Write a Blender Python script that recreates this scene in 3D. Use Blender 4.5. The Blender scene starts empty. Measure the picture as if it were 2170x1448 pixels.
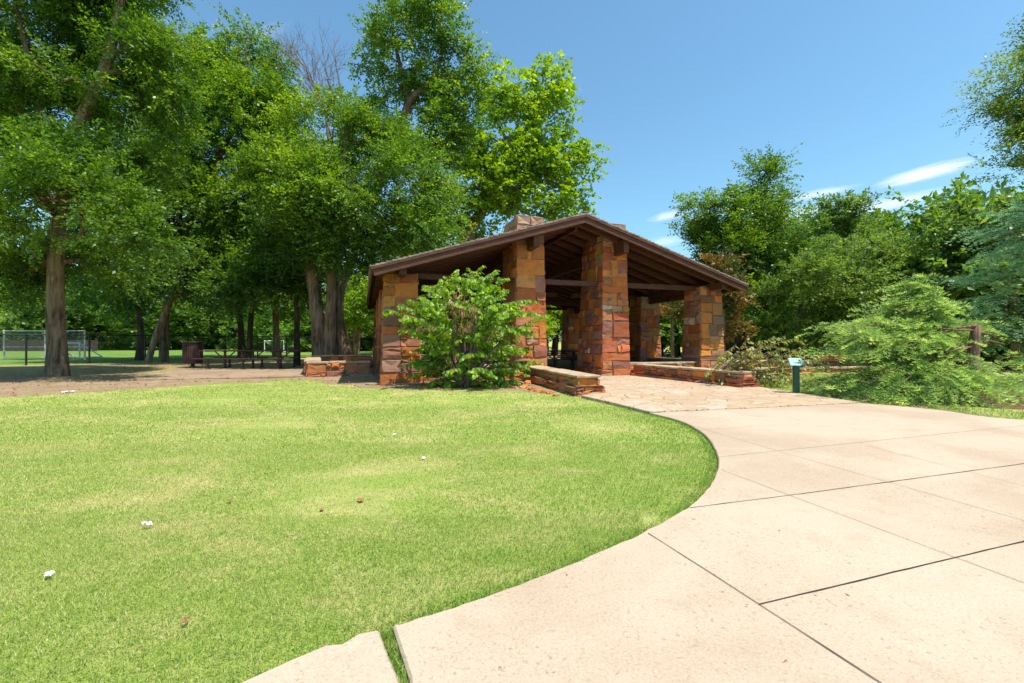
import bpy, math
import numpy as np
R = math.radians
sc = bpy.context.scene
# ------------------------------------------------------------------ camera, world, sun, exposure
EYE = 1.22
FP = 964.4            # focal length in pixels of the 2170 px wide photograph
cam = bpy.data.objects.new('camera', bpy.data.cameras.new('camera'))
sc.collection.objects.link(cam)
cam.location = (0, 0, EYE); cam.rotation_euler = (R(90), 0, 0)
cam.data.sensor_width = 36; cam.data.lens = 36*FP/2170
cam.data.clip_start = 0.05; cam.data.clip_end = 3000
sc.camera = cam
SUN = np.array([1.2, -0.82, 3.3]); SUN = SUN/np.linalg.norm(SUN)
elev = math.asin(SUN[2]); azim = math.atan2(SUN[0], SUN[1])
world = bpy.data.worlds.new('World'); sc.world = world; world.use_nodes = True
wn = world.node_tree; wn.nodes.clear()
def wnode(t, **k):
    n = wn.nodes.new(t)
    for a, b in k.items(): setattr(n, a, b)
    return n
sky = wnode('ShaderNodeTexSky', sky_type='NISHITA', sun_disc=False, sun_elevation=elev, sun_rotation=azim,
            altitude=200, air_density=1.15, dust_density=1.0, ozone_density=1.6)
bg = wnode('ShaderNodeBackground'); bg.inputs[1].default_value = 0.125
wo = wnode('ShaderNodeOutputWorld')
geo = wnode('ShaderNodeTexCoord')
def cloud(px, py, wx, wy, tilt, amt, prev):
    """a wisp of cirrus round one direction of the sky"""
    d = np.array([(px-1085)/FP, 1.0, (724-py)/FP]); d /= np.linalg.norm(d)
    az = math.atan2(d[0], d[1])
    m = wnode('ShaderNodeMapping', vector_type='POINT'); m.inputs['Rotation'].default_value = (0, 0, az)
    wn.links.new(geo.outputs['Generated'], m.inputs[0])
    el = math.asin(d[2])
    m2 = wnode('ShaderNodeMapping', vector_type='TEXTURE')
    m2.inputs['Location'].default_value = (0, 0, math.sin(el)); m2.inputs['Rotation'].default_value = (0, -R(tilt), 0)
    m2.inputs['Scale'].default_value = (wx, 100, wy)
    wn.links.new(m.outputs[0], m2.inputs[0])
    ns = wnode('ShaderNodeTexNoise'); ns.inputs['Scale'].default_value = 1.9; ns.inputs['Detail'].default_value = 8; ns.inputs['Roughness'].default_value = .65
    m3 = wnode('ShaderNodeMapping'); m3.inputs['Scale'].default_value = (1.0, 1, 1.0); m3.inputs['Location'].default_value = (px*.01, 0, py*.013)
    wn.links.new(m2.outputs[0], m3.inputs[0]); wn.links.new(m3.outputs[0], ns.inputs[0])
    ln = wnode('ShaderNodeVectorMath', operation='LENGTH'); wn.links.new(m2.outputs[0], ln.inputs[0])
    a = wnode('ShaderNodeMath', operation='SUBTRACT'); a.inputs[0].default_value = 1.0; wn.links.new(ln.outputs['Value'], a.inputs[1])
    b = wnode('ShaderNodeMath', operation='ADD'); wn.links.new(a.outputs[0], b.inputs[0]); wn.links.new(ns.outputs[0], b.inputs[1])
    c = wnode('ShaderNodeMapRange', interpolation_type='SMOOTHSTEP'); c.inputs['From Min'].default_value = .42; c.inputs['From Max'].default_value = 1.42; c.inputs['To Max'].default_value = amt
    wn.links.new(b.outputs[0], c.inputs[0])
    if prev is None: return c.outputs[0]
    e = wnode('ShaderNodeMath', operation='MAXIMUM'); wn.links.new(prev, e.inputs[0]); wn.links.new(c.outputs[0], e.inputs[1])
    return e.outputs[0]
cl = None
for a in ((1960, 368, .070, .0125, 5, .9), (1735, 411, .062, .009, 3, .5), (1895, 430, .08, .013, 5, .6), (1418, 457, .045, .010, 8, .55),
          (1700, 450, .06, .013, 3, .5), (1410, 512, .05, .012, 3, .35), (560, 70, .05, .012, 28, .10)):
    cl = cloud(*a, cl)
tn = wnode('ShaderNodeMix', data_type='RGBA', blend_type='MULTIPLY'); tn.inputs[0].default_value = 1; tn.inputs[7].default_value = (.78, 1.08, 1.10, 1); wn.links.new(sky.outputs[0], tn.inputs[6])
mx = wnode('ShaderNodeMix', data_type='RGBA'); wn.links.new(cl, mx.inputs[0])
wn.links.new(tn.outputs[2], mx.inputs[6]); mx.inputs[7].default_value = (6.6, 6.9, 7.2, 1)
wn.links.new(mx.outputs[2], bg.inputs[0]); wn.links.new(bg.outputs[0], wo.inputs[0])
sl = bpy.data.lights.new('sun', 'SUN'); sl.energy = 4.6; sl.angle = R(.55); sl.color = (1, .955, .88)
so = bpy.data.objects.new('sun', sl); sc.collection.objects.link(so)
from mathutils import Vector
so.rotation_euler = Vector(SUN).to_track_quat('Z', 'Y').to_euler()
sc.view_settings.view_transform = 'Standard'; sc.view_settings.look = 'None'
sc.view_settings.exposure = 0.62; sc.view_settings.gamma = 1; sc.view_settings.use_curve_mapping = False
sc.cycles.max_bounces = 8; sc.cycles.diffuse_bounces = 4; sc.cycles.transparent_max_bounces = 8; sc.cycles.transmission_bounces = 4; sc.cycles.glossy_bounces = 2

# ------------------------------------------------------------------ helpers
rng = np.random.default_rng(7)
COL = sc.collection
def at(px, py, Y): return np.array([(px-1085)/FP*Y, Y, EYE+(724-py)/FP*Y])
def gr(px, py, z=0.0):
    Y = FP*(EYE-z)/(py-724); return np.array([(px-1085)/FP*Y, Y, z])
def unit(a): return a/np.maximum(np.linalg.norm(a, axis=-1, keepdims=True), 1e-9)
def tag(o, label=None, cat=None, group=None, kind=None):
    if label: o['label'] = label
    if cat: o['category'] = cat
    if group: o['group'] = group
    if kind: o['kind'] = kind
    return o
def link(o, parent=None):
    COL.objects.link(o)
    if parent is not None: o.parent = parent
    return o
def empty(name, loc=(0, 0, 0), rz=0):
    o = bpy.data.objects.new(name, None); o.location = tuple(loc); o.rotation_euler = (0, 0, rz); o.empty_display_size = .2
    return link(o)
class MB:
    """collects vertices, faces and a colour per vertex; build() links ONE mesh object"""
    def __init__(s): s.V = []; s.F = []; s.C = []; s.n = 0
    def add(s, v, f, c=None):
        v = np.asarray(v, float).reshape(-1, 3)
        s.V.append(v); s.F += [tuple(int(i)+s.n for i in q) for q in f]
        c = (1, 1, 1) if c is None else c
        s.C.append(np.tile(np.asarray(c, float), (len(v), 1)) if np.ndim(c) == 1 else np.asarray(c, float)); s.n += len(v)
    def box(s, lo, hi, c=None, fr=None):
        x0, y0, z0 = lo; x1, y1, z1 = hi
        v = np.array([(x0,y0,z0),(x1,y0,z0),(x1,y1,z0),(x0,y1,z0),(x0,y0,z1),(x1,y0,z1),(x1,y1,z1),(x0,y1,z1)], float)
        if fr is not None: v = fr(v)
        s.add(v, [(0,3,2,1),(4,5,6,7),(0,1,5,4),(1,2,6,5),(2,3,7,6),(3,0,4,7)], c)
    def bar(s, a, b, w, h, up=(0,0,1), c=None):
        a = np.asarray(a, float); b = np.asarray(b, float); d = unit(b-a); up = np.asarray(up, float)
        sd = unit(np.cross(d, up)); u = np.cross(sd, d)
        v = [p+sd*i*w/2+u*j*h/2 for p in (a, b) for i, j in ((-1,-1),(1,-1),(1,1),(-1,1))]
        s.add(v, [(0,1,2,3),(7,6,5,4),(0,4,5,1),(1,5,6,2),(2,6,7,3),(3,7,4,0)], c)
    def tube(s, pts, rad, k=8, c=None, cap=True, wob=0, seed=0):
        P = np.asarray(pts, float); r = np.broadcast_to(np.asarray(rad, float), (len(P),))
        T = unit(np.gradient(P, axis=0)); n = len(P)
        ref = np.array([0, 0, 1.]) if abs(T[0][2]) < .8 else np.array([1., 0, 0])
        V = []; a = np.linspace(0, 2*np.pi, k, endpoint=False)
        g = np.random.default_rng(seed+n)
        rw = 1+wob*np.interp(np.linspace(0, 1, k, endpoint=False), np.linspace(0, 1, 9), np.append(q := g.normal(size=8), q[0])) if wob else 1
        A = unit(np.cross(T[0], ref))
        for i in range(n):
            A = unit(A-T[i]*np.dot(A, T[i])); B = np.cross(T[i], A)
            rr = r[i]*rw*(1+wob*.35*g.normal(size=k) if wob else 1)
            V.append(P[i]+(np.cos(a)*rr)[:, None]*A+(np.sin(a)*rr)[:, None]*B)
        f = [(i*k+j, i*k+(j+1)%k, (i+1)*k+(j+1)%k, (i+1)*k+j) for i in range(n-1) for j in range(k)]
        if cap: f += [tuple(range(k))[::-1], tuple((n-1)*k+j for j in range(k))]
        s.add(np.concatenate(V), f, c)
    def lathe(s, prof, c0=(0,0,0), k=16, c=None):
        a = np.linspace(0, 2*np.pi, k, endpoint=False); V = []
        for r, z in prof: V.append(np.stack([np.cos(a)*r, np.sin(a)*r, np.full(k, z)], 1))
        n = len(prof); f = [(i*k+j, i*k+(j+1)%k, (i+1)*k+(j+1)%k, (i+1)*k+j) for i in range(n-1) for j in range(k)]
        f += [tuple(range(k))[::-1], tuple((n-1)*k+j for j in range(k))]
        s.add(np.concatenate(V)+np.asarray(c0, float), f, c)
    def build(s, name, mat, parent=None, smooth=False, local=None):
        me = bpy.data.meshes.new(name)
        V = np.concatenate(s.V) if s.V else np.zeros((0, 3))
        if local is not None: V = V-np.asarray(local)
        me.from_pydata(V.tolist(), [], s.F)
        ca = me.color_attributes.new('col', 'FLOAT_COLOR', 'POINT')
        c = np.concatenate([np.concatenate(s.C), np.ones((len(V), 1))], 1).astype(np.float32)
        ca.data.foreach_set('color', c.ravel())
        me.materials.append(mat)
        if smooth: me.polygons.foreach_set('use_smooth', [True]*len(me.polygons))
        me.update()
        return link(bpy.data.objects.new(name, me), parent)
def fast_mesh(name, V, nper, tint, mat, parent=None, tint2=None):
    """V: (N*nper, 3) corner points of N loose faces of nper corners; tint: N values"""
    me = bpy.data.meshes.new(name); nv = len(V); nf = nv//nper
    me.vertices.add(nv); me.vertices.foreach_set('co', V.astype(np.float32).ravel())
    me.loops.add(nv); me.loops.foreach_set('vertex_index', np.arange(nv, dtype=np.int32))
    me.polygons.add(nf); me.polygons.foreach_set('loop_start', np.arange(0, nv, nper, dtype=np.int32))
    try: me.polygons.foreach_set('loop_total', np.full(nf, nper, dtype=np.int32))
    except Exception: pass
    a = me.attributes.new('tint', 'FLOAT', 'POINT'); a.data.foreach_set('value', np.repeat(tint, nper).astype(np.float32))
    if tint2 is not None:
        a = me.attributes.new('tint2', 'FLOAT', 'POINT'); a.data.foreach_set('value', np.repeat(tint2, nper).astype(np.float32))
    me.materials.append(mat); me.update(calc_edges=True); me.validate()
    return link(bpy.data.objects.new(name, me), parent)
# ------------------------------------------------------------------ materials
class NT:
    def __init__(s, name, rough=.7, spec=.3):
        s.m = bpy.data.materials.new(name); s.m.use_nodes = True; s.t = s.m.node_tree; s.t.nodes.clear()
        s.o = s.n('ShaderNodeOutputMaterial'); s.b = s.n('ShaderNodeBsdfPrincipled')
        s.b.inputs['Roughness'].default_value = rough; s.b.inputs['Specular IOR Level'].default_value = spec
        s.l(s.b.outputs[0], s.o.inputs[0]); s.pos = s.n('ShaderNodeNewGeometry').outputs['Position']
    def n(s, t, **k):
        x = s.t.nodes.new(t)
        for a, b in k.items(): setattr(x, a, b)
        return x
    def l(s, a, b): s.t.links.new(a, b)
    def objco(s): return s.n('ShaderNodeTexCoord').outputs['Object']
    def noise(s, scale, detail=4, rough=.55, vec=None, stretch=None, dist=0):
        v = vec or s.pos
        if stretch:
            mp = s.n('ShaderNodeMapping'); mp.inputs['Scale'].default_value = stretch; s.l(v, mp.inputs[0]); v = mp.outputs[0]
        x = s.n('ShaderNodeTexNoise'); x.inputs['Scale'].default_value = scale; x.inputs['Detail'].default_value = detail
        x.inputs['Roughness'].default_value = rough; x.inputs['Distortion'].default_value = dist; s.l(v, x.inputs[0]); return x.outputs[0]
    def ramp(s, f, a, b, lo=0., hi=1.):
        x = s.n('ShaderNodeMapRange', interpolation_type='SMOOTHSTEP'); x.inputs[1].default_value = a; x.inputs[2].default_value = b
        x.inputs[3].default_value = lo; x.inputs[4].default_value = hi; s.l(f, x.inputs[0]); return x.outputs[0]
    def mix(s, f, a, b, mode='MIX'):
        x = s.n('ShaderNodeMix', data_type='RGBA', blend_type=mode)
        for v, i in ((f, 0), (a, 6), (b, 7)):
            if isinstance(v, (int, float)): x.inputs[i].default_value = v
            elif isinstance(v, tuple): x.inputs[i].default_value = v+(1,) if len(v) == 3 else v
            else: s.l(v, x.inputs[i])
        return x.outputs[2]
    def math(s, op, a, b=0.):
        x = s.n('ShaderNodeMath', operation=op)
        for v, i in ((a, 0), (b, 1)):
            if isinstance(v, (int, float)): x.inputs[i].default_value = v
            else: s.l(v, x.inputs[i])
        return x.outputs[0]
    def attr(s, name, out='Color'): return s.n('ShaderNodeAttribute', attribute_name=name).outputs[out]
    def bump(s, h, strength=.4, dist=.02, prev=None):
        x = s.n('ShaderNodeBump'); x.inputs['Strength'].default_value = strength; x.inputs['Distance'].default_value = dist; s.l(h, x.inputs['Height'])
        if prev: s.l(prev, x.inputs['Normal'])
        s.l(x.outputs[0], s.b.inputs['Normal']); return x.outputs[0]
    def col(s, c):
        if isinstance(c, tuple): s.b.inputs[0].default_value = c+(1,)
        else: s.l(c, s.b.inputs[0])
        return s.m
def plain(name, c, rough=.6, spec=.3, var=.25, sc_=6., metal=0, bump=.15):
    t = NT(name, rough, spec); n = t.noise(sc_, 5)
    t.b.inputs['Metallic'].default_value = metal
    t.bump(t.noise(sc_*6, 4), bump, .01)
    return t.col(t.mix(t.ramp(n, .3, .7), tuple(x*(1-var) for x in c), tuple(min(1, x*(1+var)) for x in c)))
def leafmat(name, dark, mid, light, trans=.48, rough=.42, spec=.45):
    t = NT(name, rough, spec); ti = t.attr('tint', 'Fac')
    c = t.mix(t.ramp(ti, 0, .6), dark, mid); c = t.mix(t.ramp(ti, .6, 1.0), c, light)
    big = t.noise(.35, 3)
    c = t.mix(t.ramp(big, .35, .7, 0, .5), c, tuple((a+b)/2 for a, b in zip(mid, light)))
    t.col(c)
    tr = t.n('ShaderNodeBsdfTranslucent'); hs = t.n('ShaderNodeHueSaturation'); hs.inputs['Value'].default_value = 1.7; hs.inputs['Saturation'].default_value = 1.08; hs.inputs['Hue'].default_value = .485
    t.l(c, hs.inputs['Color']); t.l(hs.outputs[0], tr.inputs[0])
    m = t.n('ShaderNodeMixShader'); m.inputs[0].default_value = trans; t.l(t.b.outputs[0], m.inputs[1]); t.l(tr.outputs[0], m.inputs[2]); t.l(m.outputs[0], t.o.inputs[0])
    return t.m
M = {}
M['leaf_elm'] = leafmat('leaf_elm', (.024,.072,.012), (.088,.195,.018), (.29,.40,.035))
M['leaf_deep'] = leafmat('leaf_deep', (.016,.055,.012), (.055,.135,.020), (.19,.30,.035))
M['leaf_cotton'] = leafmat('leaf_cotton', (.09,.19,.014), (.20,.34,.022), (.38,.50,.04))
M['leaf_olive'] = leafmat('leaf_olive', (.032,.078,.016), (.105,.195,.03), (.27,.36,.065))
M['leaf_far'] = leafmat('leaf_far', (.05,.12,.02), (.11,.22,.028), (.20,.33,.04))
M['leaf_redbud'] = leafmat('leaf_redbud', (.06,.18,.012), (.19,.37,.018), (.46,.54,.04), .5)
M['leaf_wilted'] = leafmat('leaf_wilted', (.10,.15,.02), (.26,.29,.04), (.42,.30,.08), .4)
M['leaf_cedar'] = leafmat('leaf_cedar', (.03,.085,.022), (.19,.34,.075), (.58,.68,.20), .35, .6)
M['leaf_spruce'] = leafmat('leaf_spruce', (.035,.10,.05), (.16,.33,.16), (.40,.58,.30), .35, .6)
M['leaf_magnolia'] = leafmat('leaf_magnolia', (.03,.09,.02), (.17,.12,.025), (.48,.16,.035), .25, .5, .3)
M['pod'] = leafmat('pod', (.20,.08,.05), (.32,.14,.09), (.42,.2,.13), .2)
def bark(name, a, b, sz=8.):
    t = NT(name, .9, .1); v = t.noise(sz, 8, .68, stretch=(1, 1, .14), dist=.5); n2 = t.noise(1.1, 4)
    t.bump(v, 1.0, .06)
    return t.col(t.mix(t.ramp(n2, .35, .7, 0, .45), t.mix(t.ramp(v, .36, .64), a, b), tuple(x*1.25 for x in b)))
M['bark'] = bark('bark', (.05,.032,.02), (.25,.175,.115)); M['bark_dark'] = bark('bark_dark', (.03,.02,.014), (.11,.08,.055)); M['bark_pale'] = bark('bark_pale', (.10,.07,.045), (.34,.26,.18))
M['twig_grey'] = plain('twig_grey', (.2,.15,.13), .9, .1)
def stone():
    t = NT('sandstone', .82, .22); c = t.attr('col'); 
    n = t.noise(3.2, 6, .6, dist=.8); n2 = t.noise(22, 6, .65); n3 = t.noise(1.7, 3, stretch=(1, 1, 3), dist=1.5)
    c = t.mix(t.ramp(n, .42, .68, 0, .5), c, (.17,.09,.06)); c = t.mix(t.ramp(n3, .54, .74, 0, .35), c, (.50,.22,.06))
    c = t.mix(t.ramp(n2, .58, .82, 0, .3), c, (.46,.30,.18)); c = t.mix(t.ramp(n2, .2, .42, .45, 0), c, (.06,.035,.025))
    b = t.bump(n, .55, .06); t.bump(n2, .55, .02, b)
    return t.col(c)
M['stone'] = stone()
def mort():
    t = NT('mortar', .95, .1); n = t.noise(9, 6); t.bump(n, .5, .02); return t.col(t.mix(t.ramp(n, .35, .65), (.13,.085,.06), (.32,.24,.17)))
M['mortar'] = mort()
def flag(name, joint, base_cols, scale, val=1.0):
    t = NT(name, .85, .2)
    nz = t.n('ShaderNodeTexNoise'); nz.inputs['Scale'].default_value = 1.3; t.l(t.pos, nz.inputs[0])
    mv = t.n('ShaderNodeVectorMath', operation='MULTIPLY_ADD'); t.l(nz.outputs['Color'], mv.inputs[0]); mv.inputs[1].default_value = (.45,.45,0); t.l(t.pos, mv.inputs[2])
    fl = t.n('ShaderNodeMapping'); fl.inputs['Scale'].default_value = (1, 1.0, 0); t.l(mv.outputs[0], fl.inputs[0])
    v1 = t.n('ShaderNodeTexVoronoi', feature='DISTANCE_TO_EDGE'); v2 = t.n('ShaderNodeTexVoronoi', feature='F1')
    for v in (v1, v2): v.inputs['Scale'].default_value = scale; t.l(fl.outputs[0], v.inputs[0])
    sep = t.n('ShaderNodeSeparateColor'); t.l(v2.outputs['Color'], sep.inputs[0])
    c = t.mix(t.ramp(sep.outputs[0], .1, .9), base_cols[0], base_cols[1]); c = t.mix(t.ramp(sep.outputs[1], .6, .9), c, base_cols[2])
    n = t.noise(5, 7, .62, dist=.6); n2 = t.noise(40, 5, .6); n4 = t.noise(.8, 3)
    c = t.mix(t.ramp(n, .35, .65, 0, .7), c, base_cols[3]); c = t.mix(t.ramp(n2, .5, .75, 0, .3), c, (.12,.08,.06)); c = t.mix(t.ramp(n4, .4, .7, 0, .35), c, tuple(x*.62 for x in base_cols[0]))
    e = t.ramp(v1.outputs['Distance'], .008, .026)
    c = t.mix(e, joint, c)
    hh = t.math('ADD', t.math('MULTIPLY', e, 1.0), t.math('MULTIPLY', n, .5))
    t.bump(hh, .6, .012); return t.col(c)
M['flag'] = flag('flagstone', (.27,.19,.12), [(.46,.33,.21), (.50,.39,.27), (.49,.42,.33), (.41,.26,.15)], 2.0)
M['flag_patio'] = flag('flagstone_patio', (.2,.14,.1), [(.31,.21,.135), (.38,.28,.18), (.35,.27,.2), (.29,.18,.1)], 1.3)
M['flag_floor'] = flag('flagstone_floor', (.08,.06,.045), [(.20,.14,.10), (.26,.19,.14), (.24,.2,.17), (.2,.13,.08)], 1.3)  # darker copy of the flagstone, the roof's shade put into its colour
def capm():
    t = NT('cap_stone', .85, .2); n = t.noise(4, 7, .6, dist=.6); n2 = t.noise(30, 5)
    c = t.mix(t.ramp(n, .35, .65), (.47,.37,.25), (.34,.23,.14)); c = t.mix(t.ramp(n2, .5, .8, 0, .5), c, (.2,.13,.09)); t.bump(n2, .4, .01)
    return t.col(t.mix(.35, c, t.attr('col'), 'MULTIPLY'))
M['cap'] = capm()
def wood(name, a, b, sc2=3.):
    t = NT(name, .6, .25); v = t.noise(sc2, 6, .6, stretch=(1, 1, 6)); n = t.noise(26, 5); t.bump(v, .3, .01)
    return t.col(t.mix(t.ramp(n, .4, .8, 0, .4), t.mix(t.ramp(v, .3, .7), a, b), tuple(x*1.6 for x in b)))
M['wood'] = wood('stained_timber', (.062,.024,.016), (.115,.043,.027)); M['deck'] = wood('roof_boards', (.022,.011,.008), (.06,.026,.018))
def shing():
    t = NT('shingle', .9, .15); n = t.noise(5, 5); n2 = t.noise(60, 3); c = t.mix(t.ramp(n, .3, .7), (.17,.13,.105), (.33,.27,.22))
    t.bump(n2, .4, .01); return t.col(t.mix(.6, c, t.attr('col'), 'MULTIPLY'))
M['shingle'] = shing()
def conc():
    t = NT('concrete', .9, .15)
    n = t.noise(.55, 6, .6, dist=.5); n2 = t.noise(38, 6, .8); n3 = t.noise(3.5, 5, .65); n4 = t.noise(85, 5, .8); n5 = t.noise(1.1, 4, .6)
    c = t.mix(t.ramp(n, .38, .66), (.47,.368,.27), (.395,.295,.205)); c = t.mix(t.ramp(n3, .5, .78, 0, .4), c, (.33,.235,.15))
    sp = t.ramp(n2, .56, .68, 0, 1); sp = t.math('MULTIPLY', sp, t.ramp(n5, .38, .58, .35, 1.0)); c = t.mix(sp, c, (.20,.12,.06))
    c = t.mix(t.ramp(n4, .52, .68, 0, .6), c, (.22,.155,.10)); c = t.mix(t.ramp(n4, .30, .46, .6, 0), c, (.62,.52,.40))
    sx = t.noise(38, 4, .75, stretch=(1, .35, 1), dist=2.5); c = t.mix(t.math('MULTIPLY', t.ramp(sx, .6, .68), t.ramp(n5, .45, .6, 0, .6)), c, (.17,.10,.055))
    b = t.bump(n4, .35, .004); t.bump(n2, .25, .004, b); return t.col(c)
M['concrete'] = conc()
M['joint'] = plain('joint_filler', (.055,.035,.025), .95, .1)
def patch(t):
    """where the lawn has gone straw-coloured (0..1)"""
    a = t.noise(.6, 8, .72, dist=.5, stretch=(1, 1.5, 0)); b = t.noise(1.9, 4, .6, stretch=(1, 1.4, 0))
    return t.ramp(t.math('ADD', t.math('MULTIPLY', a, .75), t.math('MULTIPLY', b, .25)), .44, .66)
def ground():
    t = NT('ground', .95, .08); p = patch(t); n = t.noise(70, 4, .75); n1 = t.noise(9, 5, .7)
    g = t.mix(t.ramp(n, .32, .68), (.15,.22,.03), (.36,.42,.10)); g = t.mix(t.ramp(n1, .35, .7, 0, .5), g, (.34,.41,.08))
    g = t.mix(t.math('MULTIPLY', p, .7), g, (.56,.46,.20))
    s = t.noise(1.6, 8, .72); s2 = t.noise(30, 6, .7); so_ = t.mix(t.ramp(s, .35, .65), (.36,.255,.155), (.26,.175,.105)); so_ = t.mix(t.ramp(s2, .5, .72, 0, .7), so_, (.16,.10,.06)); so_ = t.mix(t.ramp(s2, .2, .4, .5, 0), so_, (.48,.36,.24))
    sh = t.noise(.7, 5, .6); so_ = t.mix(t.math('MULTIPLY', t.ramp(sh, .5, .62, 0, .75), t.ramp(n1, .4, .6)), so_, (.19,.25,.06))
    k = t.math('ADD', t.attr('soil', 'Fac'), t.math('MULTIPLY', t.math('SUBTRACT', t.noise(1.3, 6, .7), .5), 1.0))
    k = t.ramp(k, .42, .58)
    mu = t.mix(t.ramp(s2, .4, .6), (.10,.05,.03), (.24,.13,.075)); km = t.ramp(t.math('ADD', t.attr('mulch', 'Fac'), t.math('MULTIPLY', t.math('SUBTRACT', t.noise(3, 5, .7), .5), .5)), .45, .55)
    fd = t.mix(t.ramp(t.noise(.3, 5), .35, .7), (.12,.22,.035), (.20,.29,.06)); c = t.mix(t.attr('field', 'Fac'), g, fd)
    c = t.mix(k, c, so_); c = t.mix(km, c, mu)
    t.bump(n, .8, .02); return t.col(c)
M['ground'] = ground()
def blade():
    t = NT('grass_blade', .55, .25); p = patch(t); r = t.attr('tint', 'Fac')
    g = t.mix(t.ramp(r, 0, 1), (.11,.235,.018), (.33,.45,.075)); y = t.mix(t.ramp(r, 0, 1), (.42,.42,.12), (.70,.60,.30))
    k = t.math('GREATER_THAN', t.math('ADD', t.math('MULTIPLY', p, .42), .27), t.attr('tint2', 'Fac'))
    c = t.mix(k, g, y); t.col(c)
    tr = t.n('ShaderNodeBsdfTranslucent'); t.l(c, tr.inputs[0]); m = t.n('ShaderNodeMixShader'); m.inputs[0].default_value = .4
    t.l(t.b.outputs[0], m.inputs[1]); t.l(tr.outputs[0], m.inputs[2]); t.l(m.outputs[0], t.o.inputs[0]); return t.m
M['blade'] = blade()
M['black'] = plain('black_coated_steel', (.012,.012,.013), .5, .4); M['galv'] = plain('galvanised_steel', (.42,.44,.44), .45, .5, .12)
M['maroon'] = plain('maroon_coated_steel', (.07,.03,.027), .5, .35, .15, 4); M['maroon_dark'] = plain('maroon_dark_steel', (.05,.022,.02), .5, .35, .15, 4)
M['green'] = plain('green_powder_coat', (.010,.075,.048), .4, .4, .1); M['panel'] = plain('sign_panel', (.15,.36,.31), .45, .4, .05, 3)
M['white'] = plain('white_paint', (.75,.75,.72), .5, .3, .05); M['paper'] = plain('paper', (.8,.8,.8), .8, .2, .05, 20)
M['dry_leaf'] = plain('dry_leaf', (.30,.13,.06), .8, .2, .3, 40); M['wire'] = plain('wire', (.03,.03,.03), .6, .3); M['wire_grey'] = plain('wire_grey', (.25,.26,.26), .5, .4)
M['oldwood'] = plain('weathered_fence_boards', (.08,.06,.05), .9, .1, .3, 3)
M['pine_stub'] = bark('bark_stub', (.10,.05,.035), (.30,.19,.13), 14.)
# ------------------------------------------------------------------ pavilion axes (the slab joints and the building share them)
U = unit(np.array([(4035-1085)/FP, 1, 0])); W = np.array([-U[1], U[0], 0])      # U along the gable front, W towards the back
O = gr(810, 812)
def uv(s, t, z=0.): return O+U*s+W*t+np.array([0, 0, z])
# ------------------------------------------------------------------ ground
def seg_side(P, poly):
    """signed distance of points to an open polyline (positive = beyond it, larger Y)"""
    best = np.full(len(P), 1e9); sg = np.ones(len(P))
    for a, b in zip(poly[:-1], poly[1:]):
        a = np.array(a[:2]); b = np.array(b[:2]); d = b-a; t = np.clip(((P-a)@d)/(d@d), 0, 1); q = a+t[:, None]*d
        ds = np.linalg.norm(P-q, axis=1); cr = d[0]*(P[:, 1]-a[1])-d[1]*(P[:, 0]-a[0]); k = ds < best
        best[k] = ds[k]; sg[k] = np.sign(cr[k])
    return best*sg
def inpoly(P, poly):
    x, y = P[:, 0], P[:, 1]; r = np.zeros(len(P), bool); n = len(poly)
    for i in range(n):
        x1, y1 = poly[i][:2]; x2, y2 = poly[(i+1)%n][:2]
        if y1 == y2: continue
        r ^= ((y1 > y) != (y2 > y)) & (x < (x2-x1)*(y-y1)/(y2-y1)+x1)
    return r
def axis(lim0, lim1, step, near0, near1):
    a = [near0]
    d = step
    while a[-1] > lim0: a.append(a[-1]-d); d *= 1.22
    b = [near1]; d = step
    while b[-1] < lim1: b.append(b[-1]+d); d *= 1.22
    return np.array(a[::-1]+list(np.arange(near0+step, near1, step))+b)
gx = axis(-900, 900, .3, -20, 16); gy = axis(-150, 1500, .3, 0, 27)
X, Yg = np.meshgrid(gx, gy); GP = np.stack([X.ravel(), Yg.ravel()], 1)
FENCE = [(-31.0, 18.9), (-25.3, 23.7), (-21.6, 26.8), (-16.1, 36.7), (-13.9, 40.7), (-4.0, 58.5)]
soil_line = [(-60, 7.0), (-16, 9.2), (-11.1, 9.9), (-9.85, 11.65), (-8.1, 13.4), (-6.6, 14.6), (-5.2, 13.2), (-3.9, 11.9), (-2.2, 11.6), (0.3, 11.1), (1.45, 10.4), (1.6, 16), (9, 19), (9.5, 30), (60, 60)]
dl = seg_side(GP, soil_line); df = seg_side(GP, FENCE)
soil = np.clip(.5+dl*.55, 0, 1)*np.clip(.5-(df-.6)*.8, 0, 1)
soil = np.where(GP[:, 0] > 8, 0, soil)
shade_mix = np.clip((GP[:, 1]-14.6)/2.2, 0, 1)*(GP[:, 0] < -6)*.44
soil = np.clip(soil-shade_mix, 0, 1)
mulch = np.clip(1.2-np.hypot((GP[:, 0]-12)/5.6, (GP[:, 1]-9.1)/3.0), 0, 1)
ml = seg_side(GP, [(5.5, 9.35), (7.6, 8.75), (9.0, 8.0), (10.0, 7.45), (14, 5.9), (22, 4)]); mulch = np.where(ml > 0, mulch*np.clip(.3+ml*2, 0, 1), 0)
field = np.clip((df-.3)*1.5, 0, 1); field = np.where(GP[:, 0] > -3, 0, field)
nx, ny = len(gx), len(gy)
me = bpy.data.meshes.new('ground')
idx = np.arange(nx*ny).reshape(ny, nx)
q = np.stack([idx[:-1, :-1], idx[:-1, 1:], idx[1:, 1:], idx[1:, :-1]], -1).reshape(-1, 4)
zz = np.where(GP[:, 1] > 0, .012*np.sin(GP[:, 0]*1.3)*np.sin(GP[:, 1]*1.1+.5), 0)*(GP[:, 1] < 60)-.012
me.from_pydata(np.column_stack([GP, zz]).tolist(), [], q.tolist())
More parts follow.
